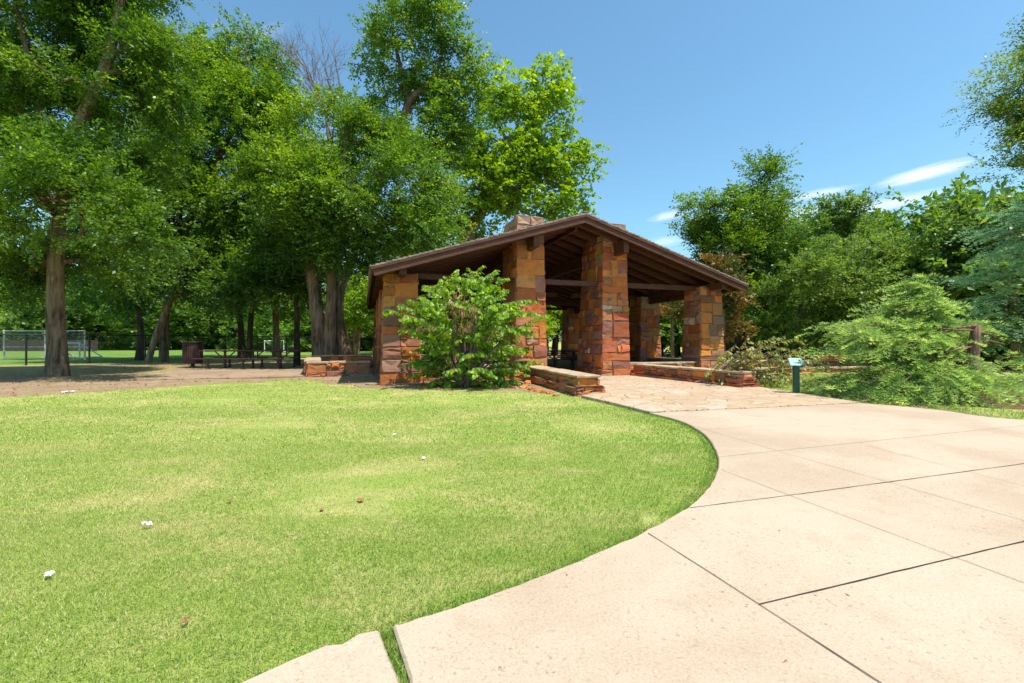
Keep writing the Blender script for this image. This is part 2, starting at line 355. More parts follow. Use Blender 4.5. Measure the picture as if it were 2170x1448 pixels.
for nm, ar in (('soil', soil), ('mulch', mulch), ('field', field)):
    a = me.attributes.new(nm, 'FLOAT', 'POINT'); a.data.foreach_set('value', ar.astype(np.float32))
me.materials.append(M['ground']); me.polygons.foreach_set('use_smooth', [True]*len(me.polygons))
tag(link(bpy.data.objects.new('ground', me)), 'mown green lawn with straw patches and bare soil under the trees', 'ground', kind='structure')
# ------------------------------------------------------------------ paving
def slab(name, poly, z0, z1, mat, label, bev=.01):
    mb = MB(); P = np.array([p[:2] for p in poly]); n = len(P); c = P.mean(0)
    a2 = np.sum(P[:, 0]*np.roll(P[:, 1], -1)-P[:, 1]*np.roll(P[:, 0], -1))
    if a2 < 0: P = P[::-1]
    e = np.roll(P, -1, 0)-np.roll(P, 1, 0); nn = unit(np.stack([e[:, 1], -e[:, 0]], 1))
    Q = P-nn*bev
    V = np.concatenate([np.column_stack([P, np.full(n, z0)]), np.column_stack([P, np.full(n, z1-bev)]), np.column_stack([Q, np.full(n, z1)])])
    f = [(i, (i+1)%n, n+(i+1)%n, n+i) for i in range(n)]+[(n+i, n+(i+1)%n, 2*n+(i+1)%n, 2*n+i) for i in range(n)]+[tuple(2*n+i for i in range(n))]
    mb.add(V, f); o = mb.build(name, mat); tag(o, label, 'paving', kind='structure'); return o
def smooth_poly(pts, k=6, closed=False):
    P = np.array([p[:3] for p in pts]); out = []
    for i in range(len(P)-1):
        p0 = P[max(i-1, 0)]; p1 = P[i]; p2 = P[i+1]; p3 = P[min(i+2, len(P)-1)]
        for t in np.linspace(0, 1, k, endpoint=False):
            out.append(.5*((2*p1)+(-p0+p2)*t+(2*p0-5*p1+4*p2-p3)*t*t+(-p0+3*p1-3*p2+p3)*t**3))
    out.append(P[-1]); return np.array(out)
edge = smooth_poly([gr(*p) for p in ((832, 1336), (960, 1296), (1100, 1247), (1250, 1185), (1375, 1128), (1465, 1074), (1507, 1028), (1522, 988), (1514, 952), (1488, 920), (1440, 894), (1376, 877))], 6)
edge[:, :2] += rng.normal(size=(len(edge), 2))*.004
redge = smooth_poly([gr(*p) for p in ((1822, 857), (1905, 863), (2000, 873), (2170, 893))]+[np.array((10.5, 5.6, 0)), np.array((16., 2.2, 0)), np.array((22., -4., 0))], 5)
main_poly = list(edge)+list(redge)+[np.array((22., -12, 0)), np.array((.9, -12, 0)), gr(868, 1448)+np.array([.42, -1.5, 0]), gr(868, 1448), gr(850, 1392)]
slab('concrete_pavement', main_poly, -.1, .022, M['concrete'], 'broad pale tan concrete plaza with saw-cut joints')
left_poly = [gr(520, 1448)+np.array([-5, -2.9, 0]), gr(400, 1500), gr(520, 1449), gr(610, 1408), gr(690, 1374), gr(725, 1371), gr(758, 1350), gr(803, 1342), gr(822, 1392), gr(846, 1448), gr(846, 1448)+np.array([.42, -1.5, 0]), np.array((.7, -12, 0)), np.array((-7, -12, 0))]
slab('concrete_walk', left_poly, -.1, .016, M['concrete'], 'weathered older concrete walk beside the weedy joint')
# apron of flagstone with a ragged front edge
a0, a1 = gr(1378, 878, .05), gr(1822, 857, .05)
fr_ = [a0+(a1-a0)*t+np.array([0, rng.uniform(-.035, .035), 0]) for t in np.linspace(0, 1, 26)]
fr_ = [gr(1378, 878.)+(gr(1822, 857.)-gr(1378, 878.))*t+np.array([0, rng.uniform(-.03, .03), 0]) for t in np.sort(np.append(rng.uniform(.02, .98, 34), [0, 1]))]
apron = fr_+[gr(1700, 838), gr(1600, 822), uv(8.6, -.0), uv(8.6, .3), uv(4.2, .3), uv(4.4, -.05), gr(1250, 840), gr(1232, 842), gr(1300, 858)]
slab('flagstone_apron', apron, -.1, .045, M['flag'], 'tan flagstone apron between the two low entrance walls')
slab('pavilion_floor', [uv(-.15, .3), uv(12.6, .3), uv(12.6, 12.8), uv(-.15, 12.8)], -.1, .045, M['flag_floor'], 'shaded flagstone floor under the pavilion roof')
pA = uv(-9.2, 3.55)
patio = [uv(-7.7, 3.3), uv(-6, 3.25), uv(-3.2, 3.2), uv(-.2, 3.2), uv(-.2, 9.2), uv(-7.7, 9.2)]
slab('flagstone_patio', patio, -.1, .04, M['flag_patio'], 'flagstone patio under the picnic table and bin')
# joints
jb = MB()
def joint(p, q, w, z=.0262):
    w = w*.56
    a = gr(*p, .022); b = gr(*q, .022); n = max(2, int(np.linalg.norm(b-a)/.12)); d = unit(b-a); s = np.array([-d[1], d[0], 0])
    L = []; Rr = []
    for t in np.linspace(0, 1, n):
        c = a+(b-a)*t+s*rng.normal()*.0012; ww = w*rng.uniform(.7, 1.25); L.append(c+s*ww/2); Rr.append(c-s*ww/2)
    V = np.array(L+Rr); V[:, 2] = z
    jb.add(V, [(i, i+n, i+n+1, i+1) for i in range(n-1)])
for p, q, w in (((1374, 1131), (1609, 1282), .009), ((1609, 1282), (1868, 1450), .010), ((1868, 1450), (2600, 1930), .01), ((1609, 1282), (2170, 1148), .013), ((2170, 1148), (2600, 1046), .013),
                ((1462, 1077), (1700, 1047), .011), ((1700, 1047), (2400, 952), .012), ((1528, 996), (2027, 1183), .006), ((2027, 1183), (2500, 1359), .006),
                ((1524, 969), (1900, 930), .007), ((1900, 930), (2300, 889), .007), ((1445, 896), (1644, 955), .006), ((1644, 955), (2300, 1141), .006), ((1480, 912), (1700, 898), .006),
                ((1836, 945), (2060, 1002), .005), ((2060, 1002), (2300, 1065), .005)): joint(p, q, w)
tag(jb.build('pavement_joint', M['joint']), 'dark joints cut in the concrete plaza', 'joint', kind='structure')
# ------------------------------------------------------------------ stonework
PAL = [((.55,.19,.05), 12), ((.40,.165,.075), 8), ((.33,.17,.105), 4), ((.52,.235,.07), 3), ((.42,.12,.05), 4), ((.38,.22,.14), 3), ((.26,.13,.085), 2.5), ((.56,.45,.32), .5), ((.64,.25,.05), 1.6)]
pw = np.array([p[1] for p in PAL], float); pw /= pw.sum()
def scol():
    c = np.array(PAL[rng.choice(len(PAL), p=pw)][0]); return np.clip(c*np.array([.93, .84, .9])*rng.uniform(.7, 1.25)+rng.normal(size=3)*.012, .02, .8)
def split(r, out, mw, mh):
    x0, y0, x1, y1 = r; w = x1-x0; h = y1-y0
    lw = mw*rng.uniform(.55, 1.5); lh = mh*rng.uniform(.5, 1.5)
    if w <= lw and h <= lh: out.append(r); return
    if w/lw > h/lh*rng.uniform(.45, 1.8) and w > .2:
        c = x0+w*rng.uniform(.28, .72); split((x0, y0, c, y1), out, mw, mh); split((c, y0, x1, y1), out, mw, mh)
    elif h > .14:
        c = y0+h*rng.uniform(.28, .72); split((x0, y0, x1, c), out, mw, mh); split((x0, c, x1, y1), out, mw, mh)
    else: out.append(r)
def stone_face(mb, b0, b1, t0, t1, out, mw=.84, mh=.54, prot=(.012, .06), ext=.025):
    """lay stones over the face b0-b1 (bottom) t0-t1 (top), proud of it along out"""
    w = np.linalg.norm(b1-b0); h = np.linalg.norm(t0-b0); rs = []
    # courses first, so the bed joints stay level, then free splits inside
    y = 0
    while y < h-.02:
        ch = min(rng.uniform(.8, 1.25), h-y)
        if h-y-ch < .15: ch = h-y
        split((0, y, w, y+ch), rs, mw, mh); y += ch
    def mp(x, y, d):
        a = x/w; c = y/h; return (b0*(1-a)+b1*a)*(1-c)+(t0*(1-a)+t1*a)*c+out*d
    for x0, y0, x1, y1 in rs:
        g = .006; p = rng.uniform(*prot); e0 = ext if x0 < 1e-6 else -g; e1 = ext if x1 > w-1e-6 else -g
        X0, X1, Y0, Y1 = x0-e0, x1+e1, y0+g, y1-g
        j = lambda s=.019: rng.normal()*s
        cs = [(X0+(0 if x0 < 1e-6 else j()), Y0+j()), (X1, Y0+j()), (X1, Y1+j()), (X0, Y1+j())]
        m = []                                   # add mid-edge points for an uneven outline
        for k in range(4):
            a = np.array(cs[k]); b = np.array(cs[(k+1)%4]); m.append(a); m.append((a+b)/2+rng.normal(size=2)*.011)
        m = np.array(m); c = m.mean(0); bev = rng.uniform(.012, .03); inn = m+(c-m)*np.minimum(.3, bev/np.maximum(np.linalg.norm(m-c, axis=1), .03))[:, None]
        V = [mp(a[0], a[1], -.03) for a in m]+[mp(a[0], a[1], p*.45) for a in m]+[mp(a[0], a[1], p+rng.normal()*.011) for a in inn]+[mp(c[0], c[1], p+rng.normal()*.02)]
        f = [(i, (i+1)%8, 8+(i+1)%8, 8+i) for i in range(8)]+[(8+i, 8+(i+1)%8, 16+(i+1)%8, 16+i) for i in range(8)]+[(16+i, 16+(i+1)%8, 24) for i in range(8)]
        mb.add(V, f, scol() if V[0][2] < 4.55 else np.array([.36, .21, .145])*rng.uniform(.8, 1.2))
def stone_box(bot, top, name, parent, faces=(0, 1, 2, 3), lab=None, closetop=True, **k):
    """four-sided masonry solid; bot/top are corner lists, counter-clockwise from above"""
    bot = [np.array(p, float) for p in bot]; top = [np.array(p, float) for p in top]
    mb = MB()
    for i in faces:
        b0, b1, t0, t1 = bot[i], bot[(i+1)%4], top[i], top[(i+1)%4]
        n = unit(np.cross(b1-b0, t0-b0)); stone_face(mb, b0, b1, t0, t1, n, ext=.028 if i % 2 == 0 else 0.0, **k)
    if closetop:
        c = sum(top)/4; T = [c+(p-c)*1.03+np.array([0, 0, .012]) for p in top]; mb.add(T, [(0, 1, 2, 3)], scol())
    o = mb.build(name, M['stone'], parent)
    if lab: o['label'] = lab
    m2 = MB(); m2.add(bot+top, [(0,3,2,1), (4,5,6,7), (0,1,5,4), (1,2,6,5), (2,3,7,6), (3,0,4,7)]); m2.build('mortar', M['mortar'], o)
    return o
def caps(mb, p0, p1, w, z, th=.06, L=(.5, .95), over=.05, along=None):
    """row of cap slabs from p0 to p1"""
    d = p1-p0; n = np.linalg.norm(d); d = d/n; s = np.array([-d[1], d[0], 0]); x = -over
    while x < n+over-.01:
        l = min(rng.uniform(*L), n+over-x)
        if n+over-x-l < .2: l = n+over-x
        a = []
        for t, q in ((x+.004, -1), (x+l*.5, -1), (x+l-.004, -1), (x+l-.004, 1), (x+l*.5, 1), (x+.004, 1)): a.append(p0+d*t+s*q*(w/2+over+rng.normal()*.012))
        zt = z+rng.uniform(-.006, .006); a = np.array(a); bot = a.copy(); bot[:, 2] = z-th; tp = a.copy(); tp[:, 2] = zt-.012; c = a.mean(0); inn = a+(c-a)*.05; inn[:, 2] = zt
        V = np.concatenate([bot, tp, inn]); f = [(i, (i+1)%6, 6+(i+1)%6, 6+i) for i in range(6)]+[(6+i, 6+(i+1)%6, 12+(i+1)%6, 12+i) for i in range(6)]+[tuple(12+i for i in range(6)), (5,4,3,2,1,0)]
        mb.add(V, f, np.array([1.1, 1.0, .9])*rng.uniform(.7, 1.15)); x += l
def low_wall(p0, p1, w, h, name='wall', label=None, parent=None, plinth=0, cat='wall', top=True, **k):
    p0 = np.array([p0[0], p0[1], 0.]); p1 = np.array([p1[0], p1[1], 0.])
    root = parent if parent is not None else empty(name, (p0+p1)/2)
    if parent is None: tag(root, label, cat)
    d = unit(p1-p0); s = np.array([-d[1], d[0], 0])
    c = [p0-s*w/2, p1-s*w/2, p1+s*w/2, p0+s*w/2]; hh = h-.06 if top else h
    o = stone_box([q-np.array([0, 0, .08]) for q in c], [q+np.array([0, 0, hh]) for q in c], 'masonry', None, **k)
    parts = [o]
    if plinth:
        w2 = w+.16; p0b = p0; p1b = p1+d*.08; c = [p0b-s*w2/2, p1b-s*w2/2, p1b+s*w2/2, p0b+s*w2/2]
        parts.append(stone_box([q-np.array([0, 0, .08]) for q in c], [q+np.array([0, 0, plinth]) for q in c], 'plinth', None, **k))
    if top:
        mb = MB(); caps(mb, p0, p1, w, h); parts.append(mb.build('cap_slabs', M['cap'], None))
    for q in parts: attach(q, root)
    return root
def attach(o, parent):
    o.parent = parent; o.matrix_parent_inverse = parent.matrix_basis.inverted() if parent.parent is None else o.matrix_parent_inverse
# ------------------------------------------------------------------ pavilion
pav = empty('picnic_pavilion', uv(6.24, 6))
tag(pav, 'open rustic stone and timber pavilion with a low gabled roof', 'pavilion')
def pier(s0, s1, t0, t1, z, name, tin, tb=None, top_t=None):
    bot = [uv(s0, t0, -.1), uv(s1, t0, -.1), uv(s1, t1, -.1), uv(s0, t1, -.1)]
    tb = tin if tb is None else tb
    top = [uv(s0+tin, t0+.10, z), uv(s1-tin, t0+.10, z), uv(s1-tin, t1-tb, z), uv(s0+tin, t1-tb, z)]
    attach(stone_box(bot, top, name, None), pav)
ZR, PITCH = 5.37, .308                       # ridge height, rise per metre
def roofz(s): return ZR-abs(s-6.24)*PITCH
T_BAY = (0, 3.85, 7.7, 11.5)
for s0 in (0, 11.38):
    sm = s0+.1 if s0 == 0 else s0+1.0
    for t0 in T_BAY: pier(s0, s0+1.1, t0, t0+1.06, roofz(sm)-.22, 'stone_pier', .10)
for s0 in (4.14, 7.28):
    pier(s0, s0+1.07, 0, 1.9, 5.31, 'chimney_pier', .11, .35)
    pier(s0, s0+1.07, 10.7, 12.56, 5.31, 'chimney_pier', .11, .35)
# plinth courses at the pier feet
for s0, s1, t0, t1 in ((-.06, 1.16, -.08, 1.1), (4.06, 5.3, -.1, 2.0), (7.2, 8.46, -.1, 2.0), (11.3, 12.55, -.06, 1.12)):
    attach(stone_box([uv(s0, t0, -.12), uv(s1, t0, -.12), uv(s1, t1, -.12), uv(s0, t1, -.12)], [uv(s0+.03, t0+.03, .27), uv(s1-.03, t0+.03, .27), uv(s1-.03, t1-.03, .27), uv(s0+.03, t1-.03, .27)], 'pier_footing', None, mw=.9, mh=.4), pav)
def frame_beam(a, b, w, h, name='beam', mat='wood', up=(0, 0, 1)):
    mb = MB(); mb.bar(a, b, w, h, up); o = mb.build(name, M[mat]); attach(o, pav)
    bv = o.modifiers.new('bevel', 'BEVEL'); bv.width = .008; bv.segments = 1; return o
TF, TB = -.74, 13.2; SE = 6.56
# purlin beams running front to back, tie beams across
for s0, hgt in ((4.63, .46), (7.85, .46), (.55, .26), (11.93, .26)):
    zt = min(roofz(s0-.1), roofz(s0+.1))-.19
    frame_beam(uv(s0, -.60, zt-hgt/2), uv(s0, TB-.1, zt-hgt/2), .2, hgt, 'purlin')
frame_beam(uv(6.24, -.1, ZR-.34), uv(6.24, TB-.2, ZR-.34), .1, .2, 'ridge_beam')
for t0 in (.42, 4.3, 8.2, 12.0):
    for sa, sb in ((.9, 4.35), (5.05, 7.45), (8.15, 11.6)):
        frame_beam(uv(sa, t0, 3.24), uv(sb, t0, 3.24), .16, .17, 'tie_beam')
for s0 in (.55, 11.93):
    for ta, tb in ((.95, 3.95), (4.8, 7.8), (8.6, 11.6)): frame_beam(uv(s0, ta, 3.02), uv(s0, tb, 3.02), .14, .2, 'side_beam')
# rafters, boards, shingles
nrm = {-1: unit(np.array([-PITCH, 0, 1])), 1: unit(np.array([PITCH, 0, 1]))}
def slope(sg, d, t, off=0.):
    """point d metres down the slope sg (-1 left, 1 right), off above the board top"""
    L = math.hypot(1, PITCH); s = 6.24+sg*d/L; z = ZR-.06-d/L*PITCH
    n = U*(sg*PITCH/L)+np.array([0, 0, 1/L]); return uv(s, t, z)+n*off
DL = SE*math.hypot(1, PITCH)
for sg in (-1, 1):
    for i, t in enumerate(np.arange(-.2, TB, .82)):
        rf = frame_beam(slope(sg, .06, t, -.145), slope(sg, DL-.12, t, -.145), .09, .19, 'rafter')
        if sg == 1 and i < 5:
            for k in range(4):
                bt = MB(); c = slope(-sg, -.35+k*.085+.62, t, -.14)-W*.05; bt.lathe([(.012, -.014), (.015, 0), (.012, .014)], c, 8)
                attach(bt.build('pale_dot', M['cap']), pav)  # small pale dots in rows of four by the rafters
    nb = 46; bd = MB()
    for k in range(nb):
        d0 = .0+DL*k/nb; d1 = DL*(k+1)/nb-.012; z = rng.uniform(0, .006)
        p = [slope(sg, d0, TF+.05, -.047-z), slope(sg, d1, TF+.05, -.047-z), slope(sg, d1, TB-.05, -.047-z), slope(sg, d0, TB-.05, -.047-z)]
        q2 = [slope(sg, d0, TF+.05, -.02), slope(sg, d1, TF+.05, -.02), slope(sg, d1, TB-.05, -.02), slope(sg, d0, TB-.05, -.02)]
        bd.add(p+q2, [(0,1,2,3),(7,6,5,4),(0,4,5,1),(1,5,6,2),(2,6,7,3),(3,7,4,0)], np.ones(3)*rng.uniform(.7, 1.2))
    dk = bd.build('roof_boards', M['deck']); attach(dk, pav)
    sh = MB(); nc = 44
    for k in range(nc):
        d0 = DL*k/nc-.03; d1 = DL*(k+1)/nc+.035; t = TF-.05-rng.uniform(0, .03)
        while t < TB+.04:
            l = rng.uniform(.5, 1.3); t2 = min(t+l, TB+.05)
            if TB+.05-t2 < .2: t2 = TB+.05
            dd = rng.uniform(-.012, .012); hz = rng.uniform(.036, .052)
            p = [slope(sg, d0, t, -.016), slope(sg, d1+dd, t, -.001), slope(sg, d1+dd, t2-.006, -.001), slope(sg, d0, t2-.006, -.016)]
            q2 = [slope(sg, d0, t, .006), slope(sg, d1+dd, t, hz), slope(sg, d1+dd, t2-.006, hz), slope(sg, d0, t2-.006, .006)]
            sh.add(p+q2, [(0,1,2,3),(7,6,5,4),(0,4,5,1),(1,5,6,2),(2,6,7,3),(3,7,4,0)], np.ones(3)*rng.uniform(.65, 1.35)); t = t2
    o = sh.build('shingle_roof', M['shingle']); attach(o, pav)
    for tt in (TF, TB):
        frame_beam(slope(sg, .0, tt, -.155), slope(sg, DL+.0, tt, -.155), .06, .23, 'barge_board')
        frame_beam(slope(sg, .0, tt+(-.05 if tt < 0 else .05), -.055), slope(sg, DL+.03, tt+(-.05 if tt < 0 else .05), -.055), .04, .08, 'barge_trim')
    frame_beam(slope(sg, DL+.015, TF+.06, -.12), slope(sg, DL+.015, TB-.06, -.12), .035, .14, 'eave_board')
rc = MB()
for t in np.arange(TF-.06, TB, .45): rc.bar(uv(6.24, t, ZR+.0), uv(6.24, t+.46, ZR+.0), .16, .03, c=np.ones(3)*rng.uniform(.6, 1.1))
attach(rc.build('ridge_cap', M['shingle']), pav)
# low sitting walls between the piers (part of the building)
def pav_wall(a, b, w, h):
    p0 = np.array([a[0], a[1], 0.]); p1 = np.array([b[0], b[1], 0.]); d = unit(p1-p0); s = np.array([-d[1], d[0], 0])
    c = [p0-s*w/2, p1-s*w/2, p1+s*w/2, p0+s*w/2]
    o = stone_box([q-np.array([0, 0, .08]) for q in c], [q+np.array([0, 0, h-.06]) for q in c], 'sitting_wall', None, mh=.27, mw=.6); attach(o, pav)
    mb = MB(); caps(mb, p0, p1, w, h); mb.build('cap_slabs', M['cap'], o)
pav_wall(uv(1.14, .45), uv(4.1, .45), .42, .47); pav_wall(uv(8.45, .45), uv(11.3, .45), .42, .47)
for ta, tb in ((1.1, 3.82), (4.95, 7.66), (8.8, 11.46)): pav_wall(uv(12.0, ta), uv(12.0, tb), .42, .5)
pav_wall(uv(.5, 4.95), uv(.5, 7.66), .42, .5); pav_wall(uv(.5, 8.8), uv(.5, 11.46), .42, .5)
# entrance walls, curved corner wall, terraces
low_wall((.66, 14.5), (1.74, 10.42), .5, .45, 'entrance_wall', 'low capped stone wall left of the flagstone apron, its end close to the lawn', plinth=.2, mh=.27, mw=.6, prot=(.02, .07))
low_wall((4.45, 15.85), (6.12, 11.85), .44, .44, 'entrance_wall', 'low capped stone wall right of the flagstone apron, ending near the green sign', plinth=.12, mh=.26, mw=.6, prot=(.02, .07))
low_wall(uv(-2.35, 3.35), uv(-.35, 3.5), .45, .52, 'corner_wall', 'low stone wall joining the left side of the pavilion to the patio', mh=.3, mw=.5, prot=(.02, .08))
low_wall(uv(-2.25, 3.75), uv(-2.6, 7.8), .45, .55, 'patio_wall', 'shaded low stone wall running back behind the corner wall, beside the twin-trunked tree', mh=.3, mw=.55)
low_wall(uv(-2.6, 8.05), uv(-.2, 8.05), .45, .62, 'patio_wall', 'dark low stone wall at the back of the patio beside the pavilion', mh=.3, mw=.55)
low_wall(uv(12.55, .5), uv(15.2, .7), .5, .46, 'side_wall', 'low rubble wall running right from the right-hand corner pier', mh=.18, mw=.4, prot=(.02, .09))
low_wall((8.9, 17.6), (17.5, 19.2), .45, .2, 'terrace_wall', 'nearest long low stone terrace edge behind the fallen tree', mh=.16, mw=.5)
low_wall((9.8, 21.2), (21, 23), .45, .34, 'terrace_wall', 'middle stone terrace step beyond the fallen tree', mh=.18, mw=.5)
low_wall((10.5, 25.5), (24, 27.5), .45, .42, 'terrace_wall', 'farthest stone terrace step under the dark trees', mh=.2, mw=.5)
# rubble at the foot of the left entrance wall and by the piers
def rock(p, r, label):
    n1, n2 = 6, 8; V = []; 
    for i in range(1, n1):
        th = math.pi*i/n1
        for j in range(n2):
            ph = 2*math.pi*j/n2+.3*i; k = rng.uniform(.75, 1.15); V.append((math.sin(th)*math.cos(ph)*r*k*1.3, math.sin(th)*math.sin(ph)*r*k, math.cos(th)*r*k*.6))
    V = [(0, 0, r*.6)]+V+[(0, 0, -r*.5)]; f = [(0, 1+j, 1+(j+1)%n2) for j in range(n2)]
    for i in range(n1-2): f += [(1+i*n2+j, 1+(i+1)*n2+j, 1+(i+1)*n2+(j+1)%n2, 1+i*n2+(j+1)%n2) for j in range(n2)]
    l = len(V)-1; b = 1+(n1-2)*n2; f += [(l, b+(j+1)%n2, b+j) for j in range(n2)]
    mb = MB(); mb.add(V, f, scol()); o = mb.build('rock', M['stone']); o.location = (p[0], p[1], p[2] if len(p) > 2 else .03); o.rotation_euler = (0, 0, rng.uniform(0, 6)); tag(o, label, 'rock', 'loose sandstone rocks at the foot of the stonework')
for px, py, r in ((1110, 822, .13), (1128, 826, .12), (1140, 829, .10), (1152, 832, .09), (1165, 834, .10), (1100, 815, .12), (1120, 812, .14), (1085, 822, .08), (1178, 838, .07)):
    rock(gr(px, py), r, 'rough sandstone rock in the loose heap beside the left entrance wall')
for px, py, r in ((812, 819, .08), (835, 818, .06), (900, 822, .07), (805, 815, .09), (930, 824, .05)):
    rock(gr(px, py), r, 'small flat rock at the foot of the left corner pier')
for px, py, r in ((648, 795, .2), (664, 797, .16), (695, 797, .1)):
    rock(gr(px, py), r, 'blocky rock at the stepped end of the corner wall by the patio')
# ------------------------------------------------------------------ foliage
def ellip(n, g, lo=.35, hi=1.0, p=1.6):
    d = unit(g.normal(size=(n, 3))); r = lo+(hi-lo)*g.random(n)**(1/p); return d*r[:, None], d
def spray_leaves(P, D, K, L, ll, lw, g, droop=.15, fan=.75, jit=.35, up=0.0):
    """K leaves along each of the twigs that start at P and run along D for L metres"""
    m = len(P); D = unit(D); Z = np.array([0, 0, 1.]); Ls = L*g.uniform(.6, 1.25, m)
    S = unit(np.cross(D, Z)+1e-4*g.normal(size=(m, 3))); N = unit(np.cross(S, D))
    S = unit(S+N*g.normal(size=(m, 1))*.35); N = unit(np.cross(S, D))
    f = (np.arange(K)+g.random((m, K)))/K; side = np.where(np.arange(K) % 2 == 0, 1, -1)[None, :]*np.ones((m, 1))
    pos = P[:, None]+D[:, None]*(f*Ls[:, None])[..., None]; pos[..., 2] -= droop*(f**2)*Ls[:, None]
    pos += S[:, None]*(side*.02+g.normal(size=(m, K))*.03)[..., None]+N[:, None]*(g.normal(size=(m, K))*.025)[..., None]
    ld = unit(D[:, None]*.6+S[:, None]*(side*fan)[..., None]+g.normal(size=(m, K, 3))*jit+np.array([0, 0, up-droop*.6]))
    nn = unit(N[:, None]+g.normal(size=(m, K, 3))*.55); ss = unit(np.cross(ld, nn)); nn = np.cross(ss, ld)
    sz = g.uniform(.5, 1.4, (m, K, 1))
    a = pos; c = pos+ld*ll*sz; b = pos+ld*ll*sz*.42+ss*lw/2*sz-nn*lw*.12; d = pos+ld*ll*sz*.42-ss*lw/2*sz-nn*lw*.12
    return np.stack([a, b, c, d], 2).reshape(-1, 3)
def bezier(a, b, sag, g, n=7, wob=.05):
    t = np.linspace(0, 1, n)[:, None]; L = np.linalg.norm(b-a); p = a*(1-t)+b*t; p = p+np.array([0, 0, 1.])*(4*t*(1-t))*sag*L
    return p+g.normal(size=(n, 3))*wob*L*np.sin(np.pi*t)*.5
def tree(name, label, cat, trunks, blobs, leaf=('leaf_elm', .13, .065), cov=2.0, K=16, tw=.75, seed=0, barkm='bark', sub=1.15, group=None, droop=.15, clump=.62, limbs=True, up=.12, rootflare=1.12, lo=.35):
    """trunks: list of stems, each a list of (point, radius); blobs: (centre, (rx, ry, rz))"""
    g = np.random.default_rng(seed+100); base = np.array(trunks[0][0][0], float)
    root = empty(name, base); tag(root, label, cat, group)
    tb = MB(); SK = []
    for ti, st in enumerate(trunks):
        P = np.array([p for p, r in st], float); r = np.array([r for p, r in st], float)
        k = 5; Ps = smooth_poly(P, k); rs = np.interp(np.arange(len(Ps))/k, np.arange(len(r)), r)
        if P[0][2] < .6:
            Ps = np.concatenate([[Ps[0]-[0, 0, .25]], Ps]); rs = np.concatenate([[rs[0]*rootflare*1.12], rs]); rs[1] *= 1+(rootflare-1)*.7
            zz = Ps[:, 2]-P[0][2]; rs[2:] *= 1+.14*np.exp(-np.maximum(zz[2:], 0)/.45)*(rootflare > 1)
        tb.tube(Ps, rs, 16 if r[0] > .2 else 8, wob=.07, seed=seed+ti); SK.append((Ps, rs))
    allP = np.concatenate([s[0] for s in SK]); allR = np.concatenate([s[1] for s in SK])
    LV = []; TT = []
    for bi, (c, rad) in enumerate(blobs):
        c = np.array(c, float); rad = np.array(rad, float)
        dist = np.linalg.norm(allP-c, axis=1)+np.where(allP[:, 2] > c[2]-.1*rad[2], 2.5, 0)+np.where(allP[:, 2]-base[2] < .25*(allP[:, 2].max()-base[2]), 6, 0)
        i = int(dist.argmin()); a = allP[i]; bl = bezier(a, c, .06, g, 8, .12)
        r0 = min(allR[i]*.6, .05+.035*rad.max())
        if limbs: tb.tube(bl, np.linspace(r0, r0*.4, 8), 7, wob=.05)
        ns = max(4, int(1.25*clump*(rad[0]*rad[2]+rad[0]*rad[1]+rad[1]*rad[2])*1.5/sub**2))
        off, dr = ellip(ns, g, lo, 1., 2.2); sc_ = c+off*rad
        area = rad[0]*rad[2]*math.pi
        nspr = max(3, int(cov*area*3.3/(K*ll_(leaf)*ns)))
        for j in range(ns):
            rs_ = sub*g.uniform(.6, 1.5); st = bl[g.integers(3, 8)]
            if limbs and j % 2 == 0: tb.tube(bezier(st, sc_[j], .08, g, 5, .14), np.linspace(max(.018, r0*.35), .01, 5), 4, cap=False)
            o, dd = ellip(nspr, g, .1, 1., 2.0); o = o*np.array([1, 1, .75])*rs_
            D = unit(dd*.75+dr[j]*.7+np.array([0, 0, up])+g.normal(size=(nspr, 3))*.38)
            LV.append(spray_leaves(sc_[j]+o-D*tw*.4, D, K, tw, leaf[1], leaf[2], g, droop))
            base_t = np.clip(g.normal(.42, .16), 0, 1); TT.append(np.clip(base_t+g.normal(size=nspr*K)*.2+np.repeat(o[:, 2]/rs_*.12, K), 0, 1))
    V = np.concatenate(LV); T = np.concatenate(TT)
    loc = base
    fast_mesh('crown', V-loc, 4, T, M[leaf[0]], root)
    tb.build('trunk', M[barkm], root, smooth=True, local=loc)
    return root
def ll_(leaf): return leaf[1]*leaf[2]*.5
def B(px, py, Y, rx, ry, dp=None):
    """a clump of the crown: centre and half sizes, metres"""
    c = at(px, py, Y); k = Y/FP; return (c, (rx*k, (dp if dp else (rx+ry)/2*k), ry*k))
def TR(Y, pts): return [(at(px, py, Y), r/math.hypot(1, (px-1085)/FP)) for px, py, r in pts]     # wide lens: a trunk off the axis looks stretched, so its true radius is less
def ground_z(st): 
    p, r = st[0]; p = p.copy(); p[2] = 0; return [(p, r)]+st[1:]
def TG(Y, pts): return ground_z(TR(Y, pts))
elm = ('leaf_elm', .115, .06); deep = ('leaf_deep', .16, .09)
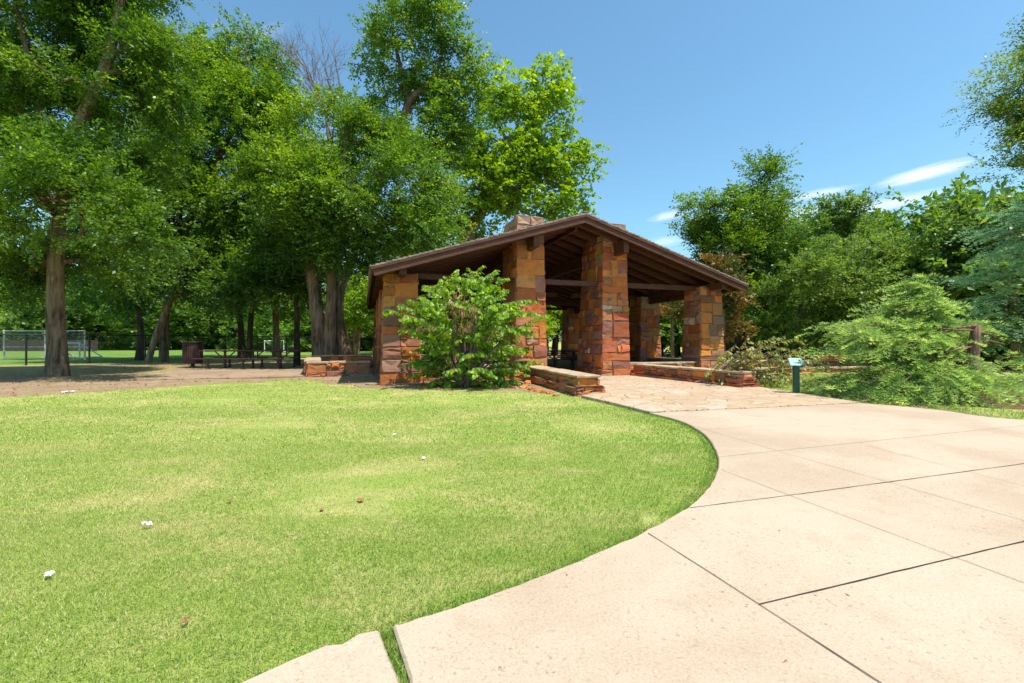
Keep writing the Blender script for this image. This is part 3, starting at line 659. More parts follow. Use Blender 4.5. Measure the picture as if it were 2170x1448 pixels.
# the big trees left of the pavilion
tree('elm_tree', 'large elm standing nearest at the far left with a straight thick trunk on bare soil', 'tree',
     [TG(16.1, [(124, 797, .42), (121, 700, .35), (119, 600, .32), (122, 500, .29), (134, 400, .28), (150, 310, .27), (190, 218, .25), (225, 140, .21), (250, 40, .15), (275, -100, .08)]),
      TR(16.1, [(131, 420, .22), (95, 320, .18), (70, 180, .15), (40, 40, .1), (10, -80, .07)])],
     [B(115, 425, 13.6, 165, 80), B(265, 480, 14, 70, 60), B(20, 400, 14, 90, 75), B(40, 540, 16.5, 110, 55), B(55, 60, 17, 120, 100), B(240, 50, 17.6, 120, 80), B(110, 250, 18.3, 160, 85),
      B(320, 95, 16, 60, 75), B(325, 230, 18, 70, 80), B(-90, 180, 16, 140, 190), B(150, -130, 16, 230, 130), B(250, 350, 17.5, 120, 60), B(35, 230, 15.2, 60, 60), B(120, 120, 18, 60, 40), B(210,560,17,90,40), B(90, 150, 15, 70, 55), B(200, 345, 17.5, 70, 40), B(-20, 560, 17, 60, 40), B(120,340,14.5,90,45), B(70,600,18,80,35), B(300,110,16,50,50), B(360,160,16.5,50,80), B(290,190,17.5,55,50), B(170,30,17.5,60,40), B(30,320,14,70,50)],
     elm, cov=1.75, seed=1, sub=.85, tw=.6)
tree('elm_tree', 'tall elm with a broad rounded bright green top behind the brown trash bin', 'tree',
     [TG(27.5, [(347, 763, .32), (352, 660, .26), (380, 520, .24), (440, 380, .24), (505, 240, .18), (525, 120, .08)]), TR(27.5, [(372, 540, .24), (385, 400, .18), (400, 250, .1)])],
     [B(525, 130, 28, 70, 70), B(435, 170, 28, 75, 80), B(575, 230, 28, 70, 95), B(480, 320, 27, 140, 105), B(600, 370, 27.5, 75, 85), B(380, 310, 29, 90, 100), B(420, 460, 27, 130, 85), B(560, 480, 27.5, 110, 80), B(530, 75, 28, 35, 25), B(450,105,28,35,25), B(500,230,27,90,60), B(340,400,28,80,80), B(530,580,27,100,45), B(480, 420, 26, 120, 60), B(410,250,28,60,70), B(620,300,27,50,60)],
     ('leaf_elm', .17, .09), cov=1.6, seed=2, sub=1.25, tw=.95)
tree('leaning_tree', 'leaning tree with a pale sunlit slanting trunk left of the trash bin', 'tree',
     [TG(26.3, [(312, 768, .24), (338, 690, .21), (362, 635, .19), (378, 560, .15), (395, 480, .1)])],
     [B(250, 540, 25.5, 120, 60), B(380, 560, 26, 100, 65), B(300, 450, 27, 120, 90), B(200, 470, 26, 90, 80), B(430, 570, 25, 80, 55), B(470, 620, 24.5, 60, 35), B(260,400,26,60,60)], deep, cov=1.7, seed=3, barkm='bark_pale', sub=1.1, tw=.8)
tree('shade_tree', 'slender dark crooked tree just left of the leaning trunk', 'tree',
     [TG(30, [(296, 760, .3), (299, 700, .22), (294, 650, .2), (296, 560, .14)])], [B(230, 610, 31, 85, 35), B(310, 590, 30, 80, 45), B(160, 560, 31, 90, 50), B(300,520,31,110,50)], ('leaf_deep', .2, .11), cov=1.7, seed=4, barkm='bark_dark', sub=1.2, tw=.9)
tree('shade_tree', 'dark tree with a curved trunk behind the left half of the picnic table', 'tree',
     [TG(36, [(512, 752, .34), (510, 700, .26), (506, 650, .24), (500, 560, .3)])], [B(480, 590, 36, 85, 50), B(440, 540, 36, 90, 50), B(540, 560, 37, 60, 50)], ('leaf_deep', .24, .13), cov=1.7, seed=5, barkm='bark_dark', sub=1.4, tw=1.)
tree('shade_tree', 'dark straight tree behind the middle of the picnic table', 'tree',
     [TG(36, [(528, 752, .3), (530, 700, .24), (535, 620, .22), (540, 540, .22)])], [B(560, 590, 36, 70, 40), B(590, 545, 37, 60, 50)], ('leaf_deep', .24, .13), cov=1.6, seed=6, barkm='bark_dark', sub=1.4, tw=1.)
tree('shade_tree', 'brown trunk tree in front of the white soccer goal', 'tree',
     [TG(36, [(586, 753, .36), (585, 700, .26), (584, 620, .3)])], [B(590, 630, 35, 60, 38), B(620, 580, 36, 60, 50)], ('leaf_elm', .24, .13), cov=1.6, seed=7, sub=1.4, tw=1.)
tree('shade_tree', 'slim straight dark tree right of the picnic table, left of the twin trunk', 'tree',
     [TG(23.6, [(629, 771, .2), (629, 700, .17), (629, 620, .15), (632, 540, .12)])], [B(610, 560, 23.5, 80, 50), B(650, 590, 22.8, 60, 45), B(560, 590, 23.5, 70, 50), B(500, 600, 23, 60, 45), B(620,500,23,70,50)], deep, cov=1.8, seed=8, barkm='bark_dark', sub=1., tw=.7)
tree('twin_trunk_tree', 'massive twin-trunked tree standing left of the pavilion behind the corner wall', 'tree',
     [TG(21, [(680, 768, .44), (675, 700, .34), (666, 620, .30), (656, 540, .26), (648, 430, .2), (660, 300, .14)]), TG(21, [(702, 768, .42), (702, 700, .34), (705, 620, .30), (704, 520, .27), (722, 400, .2), (738, 260, .14)])],
     [B(705, 300, 21.5, 110, 80), B(640, 400, 20.5, 100, 90), B(760, 400, 20, 130, 90), B(870, 370, 20.5, 85, 90), B(860, 470, 20, 85, 60), B(740, 520, 20.5, 110, 45), B(620, 510, 21, 80, 60), B(820, 300, 21.5, 75, 55), B(700,400,19.5,80,60), B(660,480,20,70,60), B(800,540,20.5,60,40), B(920,440,21,40,70)],
     ('leaf_elm', .13, .07), cov=1.7, seed=9, sub=1.0, tw=.75, barkm='bark')
tree('tall_elm_tree', 'tallest elm, its airy crown rising above the others left of the pavilion', 'tree',
     [TG(25, [(738, 760, .36), (722, 700, .26), (722, 620, .24), (770, 480, .24), (830, 320, .22), (868, 215, .18), (905, 180, .15), (935, 120, .1), (930, 40, .05)]), TR(25, [(868, 215, .16), (850, 150, .12), (830, 60, .06)])],
     [B(855, 60, 25, 75, 55), B(945, 70, 25, 55, 65), B(800, 110, 25, 50, 50), B(960, 190, 25, 55, 60), B(885, 150, 25.5, 85, 45), B(900, 10, 25, 60, 35), B(830, 200, 25.5, 70, 40), B(910, 280, 25, 70, 55), B(985, 110, 25, 25, 30), B(990, 235, 25, 40, 55), B(1005, 165, 25, 25, 35), B(850, 260, 25, 60, 45), B(950, 300, 25, 55, 45)],
     ('leaf_elm', .17, .09), cov=1.25, seed=10, sub=.95, tw=.85, clump=.8, lo=.15)
tree('cottonwood_tree', 'light yellow-green broad-leaved tree rising behind the left slope of the roof', 'tree',
     [TG(30, [(985, 755, .6), (985, 620, .5), (990, 520, .42), (1000, 480, .36), (1045, 405, .26), (1046, 330, .2), (1080, 295, .2), (1130, 265, .14), (1150, 210, .06)]), TR(30, [(990, 500, .3), (950, 480, .22), (930, 450, .12)]), TR(30, [(1075, 300, .12), (1050, 250, .08), (1040, 200, .05)])],
     [B(1095, 205, 30, 55, 50), B(1170, 190, 30, 45, 50), B(1050, 190, 30, 35, 35), B(1060, 300, 30, 80, 65), B(1170, 310, 30, 65, 60), B(1110, 400, 30, 100, 55), B(1215, 395, 30, 38, 50), B(1010, 400, 29.5, 70, 60), B(955, 430, 30, 60, 45), B(1200, 240, 30, 25, 40), B(1150, 150, 30, 30, 20), B(1190, 440, 30, 50, 30), B(1005, 320, 30, 45, 50), B(1065, 380, 30, 70, 55), B(1225, 340, 30, 28, 40), B(1130, 340, 30, 60, 50), B(985, 480, 31, 60, 40), B(920, 490, 31, 50, 40)],
     ('leaf_cotton', .24, .18), cov=1.7, seed=11, sub=1.0, tw=.9, K=12, droop=.3, clump=.8)
tree('small_tree', 'small sunlit yellow-green tree just left of the pavilion roof eave', 'tree', [TG(33, [(800, 757, .2), (805, 650, .16), (820, 560, .1)])],
     [B(840, 530, 33, 60, 35), B(790, 600, 34, 50, 60), B(770, 660, 34, 40, 35)], ('leaf_cotton', .2, .14), cov=1.4, seed=12, sub=1.2, tw=.9)
tree('forked_tree', 'small multi-stemmed tree by the fence, left of the pavilion corner', 'tree',
     [TG(38, [(754, 750, .3), (752, 700, .2), (740, 650, .14)]), TG(38, [(748, 750, .25), (735, 700, .14), (725, 660, .1)]), TG(38, [(757, 750, .2), (762, 690, .12), (770, 640, .08)])],
     [B(745, 640, 38, 60, 40), B(780, 610, 38, 50, 45)], ('leaf_cotton', .24, .15), cov=1.2, seed=13, barkm='bark_pale', sub=1.3, tw=1.)
# right-hand trees
tree('elm_tree', 'tall ragged elm with a broken limb just right of the pavilion roof', 'tree',
     [TG(27, [(1562, 768, .62), (1560, 690, .5), (1566, 620, .45), (1590, 540, .36), (1605, 470, .25), (1625, 400, .12)]), TR(27, [(1585, 550, .22), (1550, 510, .18), (1515, 480, .12)])],
     [B(1500, 440, 27, 55, 35), B(1545, 410, 27, 50, 30), B(1625, 385, 27, 38, 45), B(1560, 470, 27, 80, 50), B(1490, 510, 27, 55, 45), B(1630, 470, 27.5, 45, 50), B(1580, 570, 27, 100, 60), B(1640, 620, 27, 80, 60), B(1560, 640, 28, 60, 50), B(1630, 350, 27, 18, 18), B(1460, 470, 27, 25, 20), B(1600,460,26,60,50), B(1560,530,26,70,50), B(1650,540,26,50,50), B(1590,620,25.5,70,40)],
     ('leaf_elm', .15, .08), cov=1.6, seed=21, sub=1.0, tw=.9, barkm='bark_dark')
tree('elm_tree', 'rounded yellowish tree peeking above the thicket right of the ragged elm', 'tree', [TG(34, [(1745, 762, .4), (1750, 640, .3), (1770, 520, .2)])],
     [B(1790, 460, 34, 60, 38), B(1700, 510, 34, 60, 40), B(1745, 500, 34, 70, 45), B(1830, 500, 34, 45, 35), B(1680, 570, 34, 70, 50)], ('leaf_olive', .22, .12), cov=1.5, seed=22, sub=1.2, tw=1.)
tree('crape_tree', 'wide dense rounded tree with glossy mid-green foliage right of centre in the thicket', 'tree',
     [TG(22.5, [(1848, 768, .22), (1846, 690, .18), (1842, 620, .14)]), TG(22.5, [(1870, 768, .18), (1890, 690, .14), (1910, 620, .1)]), TG(22.5, [(1700, 768, .16), (1690, 700, .13), (1700, 640, .1)])],
     [B(1830, 545, 22.5, 95, 45), B(1930, 560, 22, 90, 50), B(1760, 600, 22, 100, 60), B(1890, 640, 22, 120, 55), B(1700, 640, 22.5, 80, 55), B(1990, 620, 22, 60, 50), B(1640, 690, 23, 60, 35), B(1760, 690, 23.5, 110, 35)],
     ('leaf_olive', .12, .07), cov=1.8, seed=23, sub=.85, tw=.6, barkm='bark_dark')
tree('distant_tree', 'hazy rounded tree top far behind the thicket, left of the pair', 'tree', [TG(48, [(1905, 755, .4), (1905, 650, .3), (1905, 550, .2)])],
     [B(1900, 500, 48, 60, 40), B(1900, 570, 48, 80, 50)], ('leaf_elm', .28, .16), cov=1.5, seed=24, sub=1.5, tw=1.2)
tree('distant_tree', 'open-crowned tree top far behind the thicket, right of the pair', 'tree', [TG(46, [(2000, 755, .4), (2000, 650, .3), (2000, 540, .25), (1998, 490, .15)])],
     [B(1985, 470, 46, 45, 25), B(2035, 480, 46, 45, 28), B(2000, 570, 46, 80, 50)], ('leaf_olive', .28, .16), cov=1.2, seed=25, sub=1.3, tw=1.2)
tree('glossy_tree', 'dark glossy-leaved tree at the right edge above the blue-green spruce', 'tree', [TG(19, [(2150, 780, .3), (2148, 650, .25), (2140, 540, .2)])],
     [B(2130, 480, 19, 70, 45), B(2190, 460, 19, 60, 55), B(2080, 510, 19.5, 40, 35), B(2160, 560, 19, 100, 50)], ('leaf_deep', .14, .08), cov=1.9, seed=26, sub=.8, tw=.55)
tree('overhanging_tree', 'nearby tree reaching in from the right edge with fine trailing twigs against the sky', 'tree',
     [TG(11, [(2420, 820, .3), (2400, 600, .26), (2360, 380, .22), (2300, 200, .16), (2250, 60, .08)])],
     [B(2170, 190, 11, 60, 50), B(2150, 270, 11, 75, 55), B(2135, 350, 11, 40, 28), B(2195, 110, 11, 45, 45), B(2300, 200, 11.5, 100, 150), B(2330, 60, 11.5, 120, 100)],
     ('leaf_olive', .06, .033), cov=1.3, K=22, seed=27, sub=.5, tw=.55, lo=.1, clump=.55, up=0)
tree('magnolia_tree', 'magnolia with copper-brown leaf undersides behind the right end of the roof', 'tree',
     [TG(20.5, [(1530, 775, .14), (1532, 700, .12), (1528, 620, .1), (1525, 560, .06)])],
     [B(1520, 555, 20.5, 32, 14), B(1575, 635, 20.5, 32, 28), B(1545, 680, 20.5, 40, 30), B(1530, 600, 20.5, 40, 40)], ('leaf_magnolia', .24, .12), cov=1.7, K=9, seed=28, sub=.5, tw=.4, up=.3)
tree('magnolia_tree', 'small dark brownish magnolia seen between the two right-hand piers', 'tree', [TG(26, [(1425, 768, .12), (1425, 700, .1), (1425, 660, .06)])],
     [B(1420, 665, 26, 35, 18), B(1440, 640, 26, 25, 14)], ('leaf_magnolia', .2, .09), cov=1.4, K=9, seed=29, sub=.6, tw=.45, up=.2)
# dead tree
def dead_tree():
    g = np.random.default_rng(5); base = at(722, 757, 27); base[2] = 0; root = empty('dead_tree', base); tag(root, 'bare dead tree top with leafless twigs against the sky, between two green crowns', 'tree')
    mb = MB(); mb.tube(smooth_poly([base, at(715, 500, 27), at(700, 320, 27), at(690, 235, 27)], 4), np.linspace(.24, .08, 13), 8, wob=.05)
    def grow(p, d, L, r, dep):
        n = 5; pts = [p]
        for i in range(n): d = unit(d+g.normal(size=3)*.14+np.array([0, 0, .05])); pts.append(pts[-1]+d*L/n)
        mb.tube(pts, np.linspace(r, r*.5, n+1), 5 if dep < 2 else 3, cap=False)
        if dep < 4:
            for k in range(4 if dep < 2 else 3): 
                q = pts[g.integers(1, n+1)]; grow(q, unit(d+g.normal(size=3)*.5+np.array([0, 0, .2])), L*g.uniform(.5, .8), r*.5, dep+1)
    for a in ((-.5, 1.0), (-.25, 1.0), (.05, 1.0), (.4, .9), (-.6, .7)): grow(at(695, 245, 27), unit(np.array([a[0], g.normal()*.2, a[1]])), 2.7, .06, 0)
    o = mb.build('trunk', M['twig_grey'], root, smooth=True, local=base)
dead_tree()
# ------------------------------------------------------------------ far trees: four kinds, copied
def far_proto(i, lab):
    g = np.random.default_rng(50+i); bl = []
    for k in range(7):
        a = g.uniform(0, 6.28); r = g.uniform(.5, 2.6); z = g.uniform(1.6, 6.2+i*.6); s = g.uniform(1.2, 2.2)*(1.15-z/12)
        bl.append((np.array([r*math.cos(a), r*math.sin(a), z]), (s*1.3, s*1.3, s)))
    return tree('background_tree', lab, 'tree', [[(np.array([0, 0, 0.]), .25), (np.array([.1, 0, 2.]), .2), (np.array([0, .1, 4.]), .14), (np.array([0, 0, 6.]), .07)]], bl,
                (['leaf_far', 'leaf_elm', 'leaf_cotton', 'leaf_olive'][i], .30, .17), cov=1.15, K=12, seed=60+i, sub=1.0, tw=.9, barkm='bark_dark', group='x')
LB = ['bright green bushy tree in the belt beyond the sports field', 'mid-green bushy tree in the dark belt behind the pavilion and thicket', 'sunlit lime green tree seen through and beside the pavilion', 'olive green bushy tree in the thicket on the right']
protos = [far_proto(i, LB[i]) for i in range(4)]
GRP = ['trees in the belt beyond the sports field', 'trees in the belt behind the pavilion', 'lime green trees behind the pavilion', 'trees of the thicket on the right']
used = [False]*4
def put(i, x, y, s, rz, kind=None):
    p = protos[i if kind is None else kind]; lab = LB[i]
    r = p.copy(); COL.objects.link(r); r.location = (x, y, -.05); r.rotation_euler = (0, 0, rz); s *= 1.15; r.scale = (s, s, s*rng.uniform(.85, 1.15))
    r['label'] = lab; r['group'] = GRP[i]
    for ch in p.children:
        c = ch.copy(); COL.objects.link(c); c.parent = r
for k in range(34):        # beyond the field
    px = -130+k*29+rng.uniform(-10, 10); Y = rng.uniform(62, 84) if k < 24 else rng.uniform(52, 66); x = (px-1085)/FP*Y
    put(0, x, Y, rng.uniform(1.1, 1.6)*(Y/72), rng.uniform(0, 6), kind=int(rng.choice([0, 0, 2, 3])))
for px, Y, s in ((-40, 120, 2.3), (60, 125, 2.4), (170, 118, 2.2), (280, 125, 2.3), (390, 120, 2.2), (500, 120, 2.2), (610, 118, 2.2)): put(0, (px-1085)/FP*Y, Y, s, rng.uniform(0, 6), kind=1)
for px, Y, s in ((845, 48, 1.1), (905, 44, 1.2), (960, 47, 1.1), (1015, 50, 1.2), (1075, 44, 1.15), (1130, 42, 1.0), (1175, 40, 1.1), (1215, 44, 1.1), (1270, 48, 1.1), (1330, 46, 1.), (1390, 40, .95), (1430, 35, .85), (1470, 43, 1.), (1500, 48, 1.1)):
    put(2 if int(px) % 2 else 1, (px-1085)/FP*Y, Y, s, rng.uniform(0, 6))
for px in range(870, 1520, 28): put(2 if rng.random() < .5 else 1, (px+rng.uniform(-8, 8)-1085)/FP*38, 38+rng.uniform(-2, 2), rng.uniform(.38, .55), rng.uniform(0, 6))
for px, Y, s in ((1590, 38, 1.1), (1660, 33, .95), (1720, 40, 1.3), (1790, 38, 1.1), (1850, 36, 1.2), (1920, 34, 1.15), (1980, 38, 1.2), (2050, 32, 1.2), (2110, 30, 1.1), (2180, 32, 1.3), (2260, 30, 1.2), (1640, 48, 1.5), (1760, 50, 1.5), (1880, 52, 1.6), (2000, 50, 1.7), (2120, 46, 1.7),
                 (1690, 28, .55), (1750, 29, .6), (1810, 28, .5), (2060, 22, .75), (2130, 20, .8), (2230, 22, 1.)):
    put(3 if rng.random() < .6 else 3, (px-1085)/FP*Y, Y, s, rng.uniform(0, 6), kind=int(rng.choice([1, 3, 3])))
for p in protos:
    for ch in list(p.children): bpy.data.objects.remove(ch)
    bpy.data.objects.remove(p)
# ------------------------------------------------------------------ redbud in front of the pavilion
def heart(P, d, n, L, W, g):
    """heart-shaped leaves: two quads folded along the midrib, 6 corners each side -> nper=4 faces"""
    s = unit(np.cross(d, n)); n = np.cross(s, d); L = L[:, None]; W = W[:, None]
    a = P; t = P+d*L; out = []
    for sg in (1, -1):
        b = P+s*sg*W*.32-d*L*.12; c = P+s*sg*W*.5+d*L*.28-n*W*.16; e = P+s*sg*W*.36+d*L*.62-n*W*.14
        out.append(np.stack([a, b, c, e], 1)); out.append(np.stack([a, e, t, t], 1)*1.0)
    V = []
    for o in out[::2]: V.append(o)
    for k, sg in ((1, 1), (3, -1)):
        e = P+s*sg*W*.36+d*L*.62-n*W*.14; m = P+d*L*.8; V.append(np.stack([a, e, t, m], 1))
    return np.stack(V, 1).reshape(-1, 3)                    # 4 quads a leaf
def bush(name, label, cat, base, tips, leafm, L, spacing, g, stem_r=.045, side=.45, nside=7, barkm='twig_grey', droop=.10, sag=.12, keep=1., wilt=.0, pods=None, hang=.75, gap=.0, midz=(.7, .92)):
    root = empty(name, base); tag(root, label, cat); mb = MB(); PP = []; DD = []
    for tp in tips:
        st = base+g.normal(size=3)*np.array([.08, .08, 0]); st[2] = 0 if base[2] < .3 else base[2]
        mid = st*.45+tp*.55; mid[2] = st[2]+(tp[2]-st[2])*g.uniform(*midz)
        pts = smooth_poly([st, mid, tp+np.array([0, 0, .0])], 7); n = len(pts)
        mb.tube(pts, np.linspace(stem_r*g.uniform(.5, 1), .005, n), 6, cap=False)
        Ltot = np.linalg.norm(tp-st)
        for k in range(nside+2):
            if g.random() < gap: continue
            f = .3+.7*(k+g.random())/(nside+2) if k < nside+1 else 1.; i = min(n-2, int(f*(n-1))); p = pts[i]; dr = unit(pts[i+1]-pts[i])
            sd = unit(np.cross(dr, [0, 0, 1.])+1e-3); q = unit(dr*.7+sd*g.choice([-1, 1])*g.uniform(.3, 1)+np.array([0, 0, g.uniform(-.3, .1)])); l = side*g.uniform(.6, 1.2)*(1.3-f*.5)
            m = 5; tw = np.array([p+q*l*t-np.array([0, 0, droop*l*t*t*1.5]) for t in np.linspace(0, 1, m)]); mb.tube(tw, np.linspace(.008, .003, m), 3, cap=False)
            nl = int(l/spacing)
            for t in np.linspace(.1, 1.03, nl): PP.append(p+q*l*t-np.array([0, 0, droop*l*t*t*1.5])); DD.append(q)
        nl = int(Ltot*.45/spacing)
        for t in np.linspace(.55, 1, nl): i = min(n-2, int(t*(n-1))); PP.append(pts[i]+(pts[i+1]-pts[i])*(t*(n-1)-i)); DD.append(unit(pts[i+1]-pts[i]))
    P = np.array(PP); D = np.array(DD); k = g.random(len(P)) < keep; P = P[k]; D = D[k]; n = len(P)
    sd = unit(np.cross(D, [0, 0, 1.])+1e-4)*np.where(g.random((n, 1)) < .5, 1, -1)
    d = unit(D*.35+sd*.45+np.array([0, 0, -hang])+g.normal(size=(n, 3))*.22); nn = unit(D*.4-sd*.1+np.array([0, 0, .75])+g.normal(size=(n, 3))*.3+np.array([.1, -.25, 0]))
    P = P+d*.02; V = heart(P, d, nn, L*g.uniform(.65, 1.2, n), L*1.0*g.uniform(.65, 1.2, n), g)
    T = np.clip(g.normal(.45, .32, n), 0, 1)
    fast_mesh('leaves', V-base, 4, np.repeat(T, 4), M[leafm], root); mb.build('branches', M[barkm], root, smooth=True, local=base)
    if pods:
        PV = []
        for c, r, cnt in pods:
            o, _ = ellip(cnt, g, 0, 1, 3); p = c+o*np.array(r); d = unit(np.array([0, 0, -1.])+g.normal(size=(cnt, 3))*.25); PV.append(spray_leaves(p, d, 1, .01, .10, .02, g, 0, 0, .1))
        V = np.concatenate(PV); tag(fast_mesh('seed_pods', V-base, 4, g.random(len(V)//4), M['pod'], root), kind='stuff')
    return root
g = np.random.default_rng(11); rb = gr(985, 818); YB = rb[1]
sil = [(822, 655), (852, 645), (868, 672), (880, 640), (905, 605), (930, 620), (955, 582), (985, 600), (1003, 575), (1045, 578), (1025, 600), (1070, 612), (1125, 635), (1150, 668), (1100, 650), (1135, 700), (1120, 735), (1095, 700), (1130, 765), (865, 690), (890, 738), (905, 775), (885, 790), (925, 805), (960, 812), (1010, 812), (1060, 800), (1095, 805), (1085, 770),
       (950, 640), (1000, 650), (1050, 650), (930, 690), (980, 700), (1030, 700), (1070, 690), (940, 740), (1000, 750), (1050, 740), (970, 780), (1020, 780), (900, 650), (1090, 730), (915, 715), (1005, 620), (1065, 780), (890, 628), (1092, 640), (860, 668), (1122, 662), (930, 600), (1062, 590), (905, 640), (1080, 660), (1110, 690), (875, 700), (985, 590), (1020, 585), (945, 610), (1040, 625)]
tips = [at(px, py, YB+(g.uniform(-.25, .3) if i < 29 else g.uniform(-1.25, -.2))) for i, (px, py) in enumerate(sil)]
tips += [at(g.uniform(880, 1100), g.uniform(640, 790), YB+g.uniform(.2, .7)) for _ in range(16)]
for t in tips: t[2] = max(t[2], .12)
c0 = lambda px, py, dy=-1.15: at(px, py, YB+dy)
bush('redbud_bush', 'bright green redbud bush with hanging heart-shaped leaves in front of the pavilion', 'bush', rb, tips, 'leaf_redbud', .105, .045, g, side=.5, nside=9, gap=.36,
     pods=[(c0(968, 640), (.25, .3, .35), 150), (c0(1000, 660), (.35, .3, .2), 130), (c0(905, 692), (.4, .3, .08), 80), (c0(985, 690), (.3, .3, .15), 90), (c0(960, 760), (.2, .3, .2), 30), (c0(1060, 700), (.2, .2, .12), 30)])
# fallen, half-wilted redbud on the right
g = np.random.default_rng(12); b2 = gr(1497, 800); b2 = np.array([5.3, 13.0, 0.25])
tipsf = [at(px, py, 12.4+g.uniform(-.9, .9)) for px, py in ((1545, 745), (1560, 730), (1585, 715), (1610, 722), (1640, 712), (1665, 710), (1690, 716), (1700, 735), (1715, 740), (1720, 770), (1755, 775), (1730, 790), (1700, 800), (1670, 790), (1650, 810), (1625, 790), (1600, 780), (1640, 760), (1680, 760), (1610, 750), (1580, 755), (1545, 768), (1700, 770), (1740, 760), (1660, 735), (1630, 745), (1555, 782), (1690, 815), (1640, 780), (1595, 735))]
for t in tipsf: t[2] = max(t[2], .1)
bush('fallen_redbud', 'sparse fallen redbud limb with wilting yellow-brown leaves and grey twigs behind the sign', 'small tree', b2, tipsf, 'leaf_wilted', .095, .07, g, stem_r=.035, nside=8, side=.45, keep=.75, gap=.3, midz=(.45, .7), droop=.25, hang=.8)
g = np.random.default_rng(13); 
# ------------------------------------------------------------------ cedars
def fronds(P, D, g, L=.55, nt=13, nn=7, W=.30):
    """feathery conifer sprays: an axis with paired twigs, each a comb of needles; returns thin quads"""
    m = len(P); D = unit(D); S = unit(np.cross(D, [0, 0, 1.])+1e-3*g.normal(size=(m, 3))); N = np.cross(S, D)
    roll = g.normal(size=(m, 1))*.35; S, N = unit(S*np.cos(roll)+N*np.sin(roll)), unit(N*np.cos(roll)-S*np.sin(roll))
    Lm = L*g.uniform(.65, 1.25, (m, 1)); f = np.linspace(.05, 1., nt)[None, :]*np.ones((m, 1)); dz = -.42*f**2*Lm
    ax = P[:, None]+D[:, None]*(f*Lm)[..., None]; ax[..., 2] += dz
    side = np.where(np.arange(nt) % 2 == 0, 1, -1)[None, :, None]; wl = (W*Lm/L*(1.08-f)**.75*g.uniform(.6, 1.15, f.shape))[..., None]
    td = unit(D[:, None]*.85+S[:, None]*side*.75+N[:, None]*.05+g.normal(size=(m, nt, 3))*.12+np.array([0, 0, -.12])); 
    h = ((np.arange(nn)+.5)/nn)[None, None, :, None]
    nb = ax[:, :, None]+td[:, :, None]*h*wl[:, :, None]; nb[..., 2] -= (.25*(h*wl[:, :, None])**2/.2)[..., 0]
    SS = unit(np.cross(td, N[:, None]+g.normal(size=(m, nt, 3))*.2)); ns = np.where(np.arange(nn) % 2 == 0, 1, -1)[None, None, :, None]
    nd = unit(td[:, :, None]*.8+SS[:, :, None]*ns*.65+N[:, None, None]*.25+g.normal(size=(m, nt, nn, 3))*.22)
    ln = .05*g.uniform(.7, 1.3, nb.shape[:3])[..., None]; w = unit(np.cross(nd, N[:, None, None]+g.normal(size=nb.shape)*.5))*.0085
    a = nb; t = nb+nd*ln; V = np.stack([a-w*.7, a+w, t+w*.5, t-w*.5], 3).reshape(-1, 3)
    tint = np.clip(.02+.85*f[..., None]*np.ones((1, 1, nn))+g.normal(size=nb.shape[:3])*.15+g.normal(size=(m, 1, 1))*.12, 0, 1).ravel()  # needles darker towards the frond base, inner shade painted into the tint
    return V, tint
def conifer(name, label, base, trunkpts, arms, leafm, g, L=.5, nper=11, f0=.3, barkm='pine_stub', W=.28, extra=None):
    """arms: (start, end, side spread) boughs carrying drooping fronds"""
    root = empty(name, base); tag(root, label, 'conifer'); mb = MB(); VV = []; TT = []
    for st in trunkpts: mb.tube(smooth_poly([p for p, r in st], 4), np.interp(np.linspace(0, 1, 4*(len(st)-1)+1), np.linspace(0, 1, len(st)), [r for p, r in st]), 10, wob=.08)
    for a, b, sp, den in arms:
        Ln = np.linalg.norm(b-a); pts = bezier(a, b, .07, g, 9, .05); mb.tube(pts, np.linspace(.012+.005*Ln, .004, 9), 5, cap=False)
        n = max(3, int(nper*Ln*den)); f = f0+(1-f0)*g.random(n)**.75; i = np.minimum((f*8).astype(int), 7); fr = (f*8-i)[:, None]
        P = pts[i]*(1-fr)+pts[i+1]*fr; d = unit(pts[i+1]-pts[i]); s = unit(np.cross(d, [0, 0, 1.])); q = g.normal(size=(n, 1))
        P = P+s*q*sp*.45+np.array([0, 0, 1.])*(g.normal(size=(n, 1))*.03-np.abs(q)*sp*.12)
        D = unit(d*.75+s*np.sign(q)*g.uniform(.1, 1., (n, 1))+np.array([0, 0, .22])+g.normal(size=(n, 3))*.2)
        V, T = fronds(P, D, g, L, W=W); VV.append(V); TT.append(T)
    if extra: extra(mb)
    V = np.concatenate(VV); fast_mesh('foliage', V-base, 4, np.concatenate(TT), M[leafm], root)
    mb.build('trunk', M[barkm], root, smooth=True, local=base); return root
g = np.random.default_rng(14); cb = at(2052, 850, 10.6); cb[2] = 0
arms = []
def A(p0, p1, sp=.5, den=1.): 
    a = at(*p0); b = at(*p1); a[2] = max(a[2], .1); b[2] = max(b[2], .06); arms.append((a, b, sp, den))
ct = (2050, 770, 10.6)
# upper flat boughs to the left
A((2050, 735, 10.6), (1745, 700, 10.4), .42); A((2050, 745, 10.6), (1790, 722, 10.0), .4); A((2045, 740, 10.8), (1860, 690, 11), .4); A((2050, 760, 10.6), (1775, 745, 9.9), .4); A((2050, 770, 10.6), (1850, 715, 10.5), .4)
A((2040, 745, 10.6), (1900, 735, 9.6), .4); A((2040, 770, 10.6), (1830, 740, 11.3), .5); A((2030, 745, 10.8), (1960, 718, 9.8), .4)
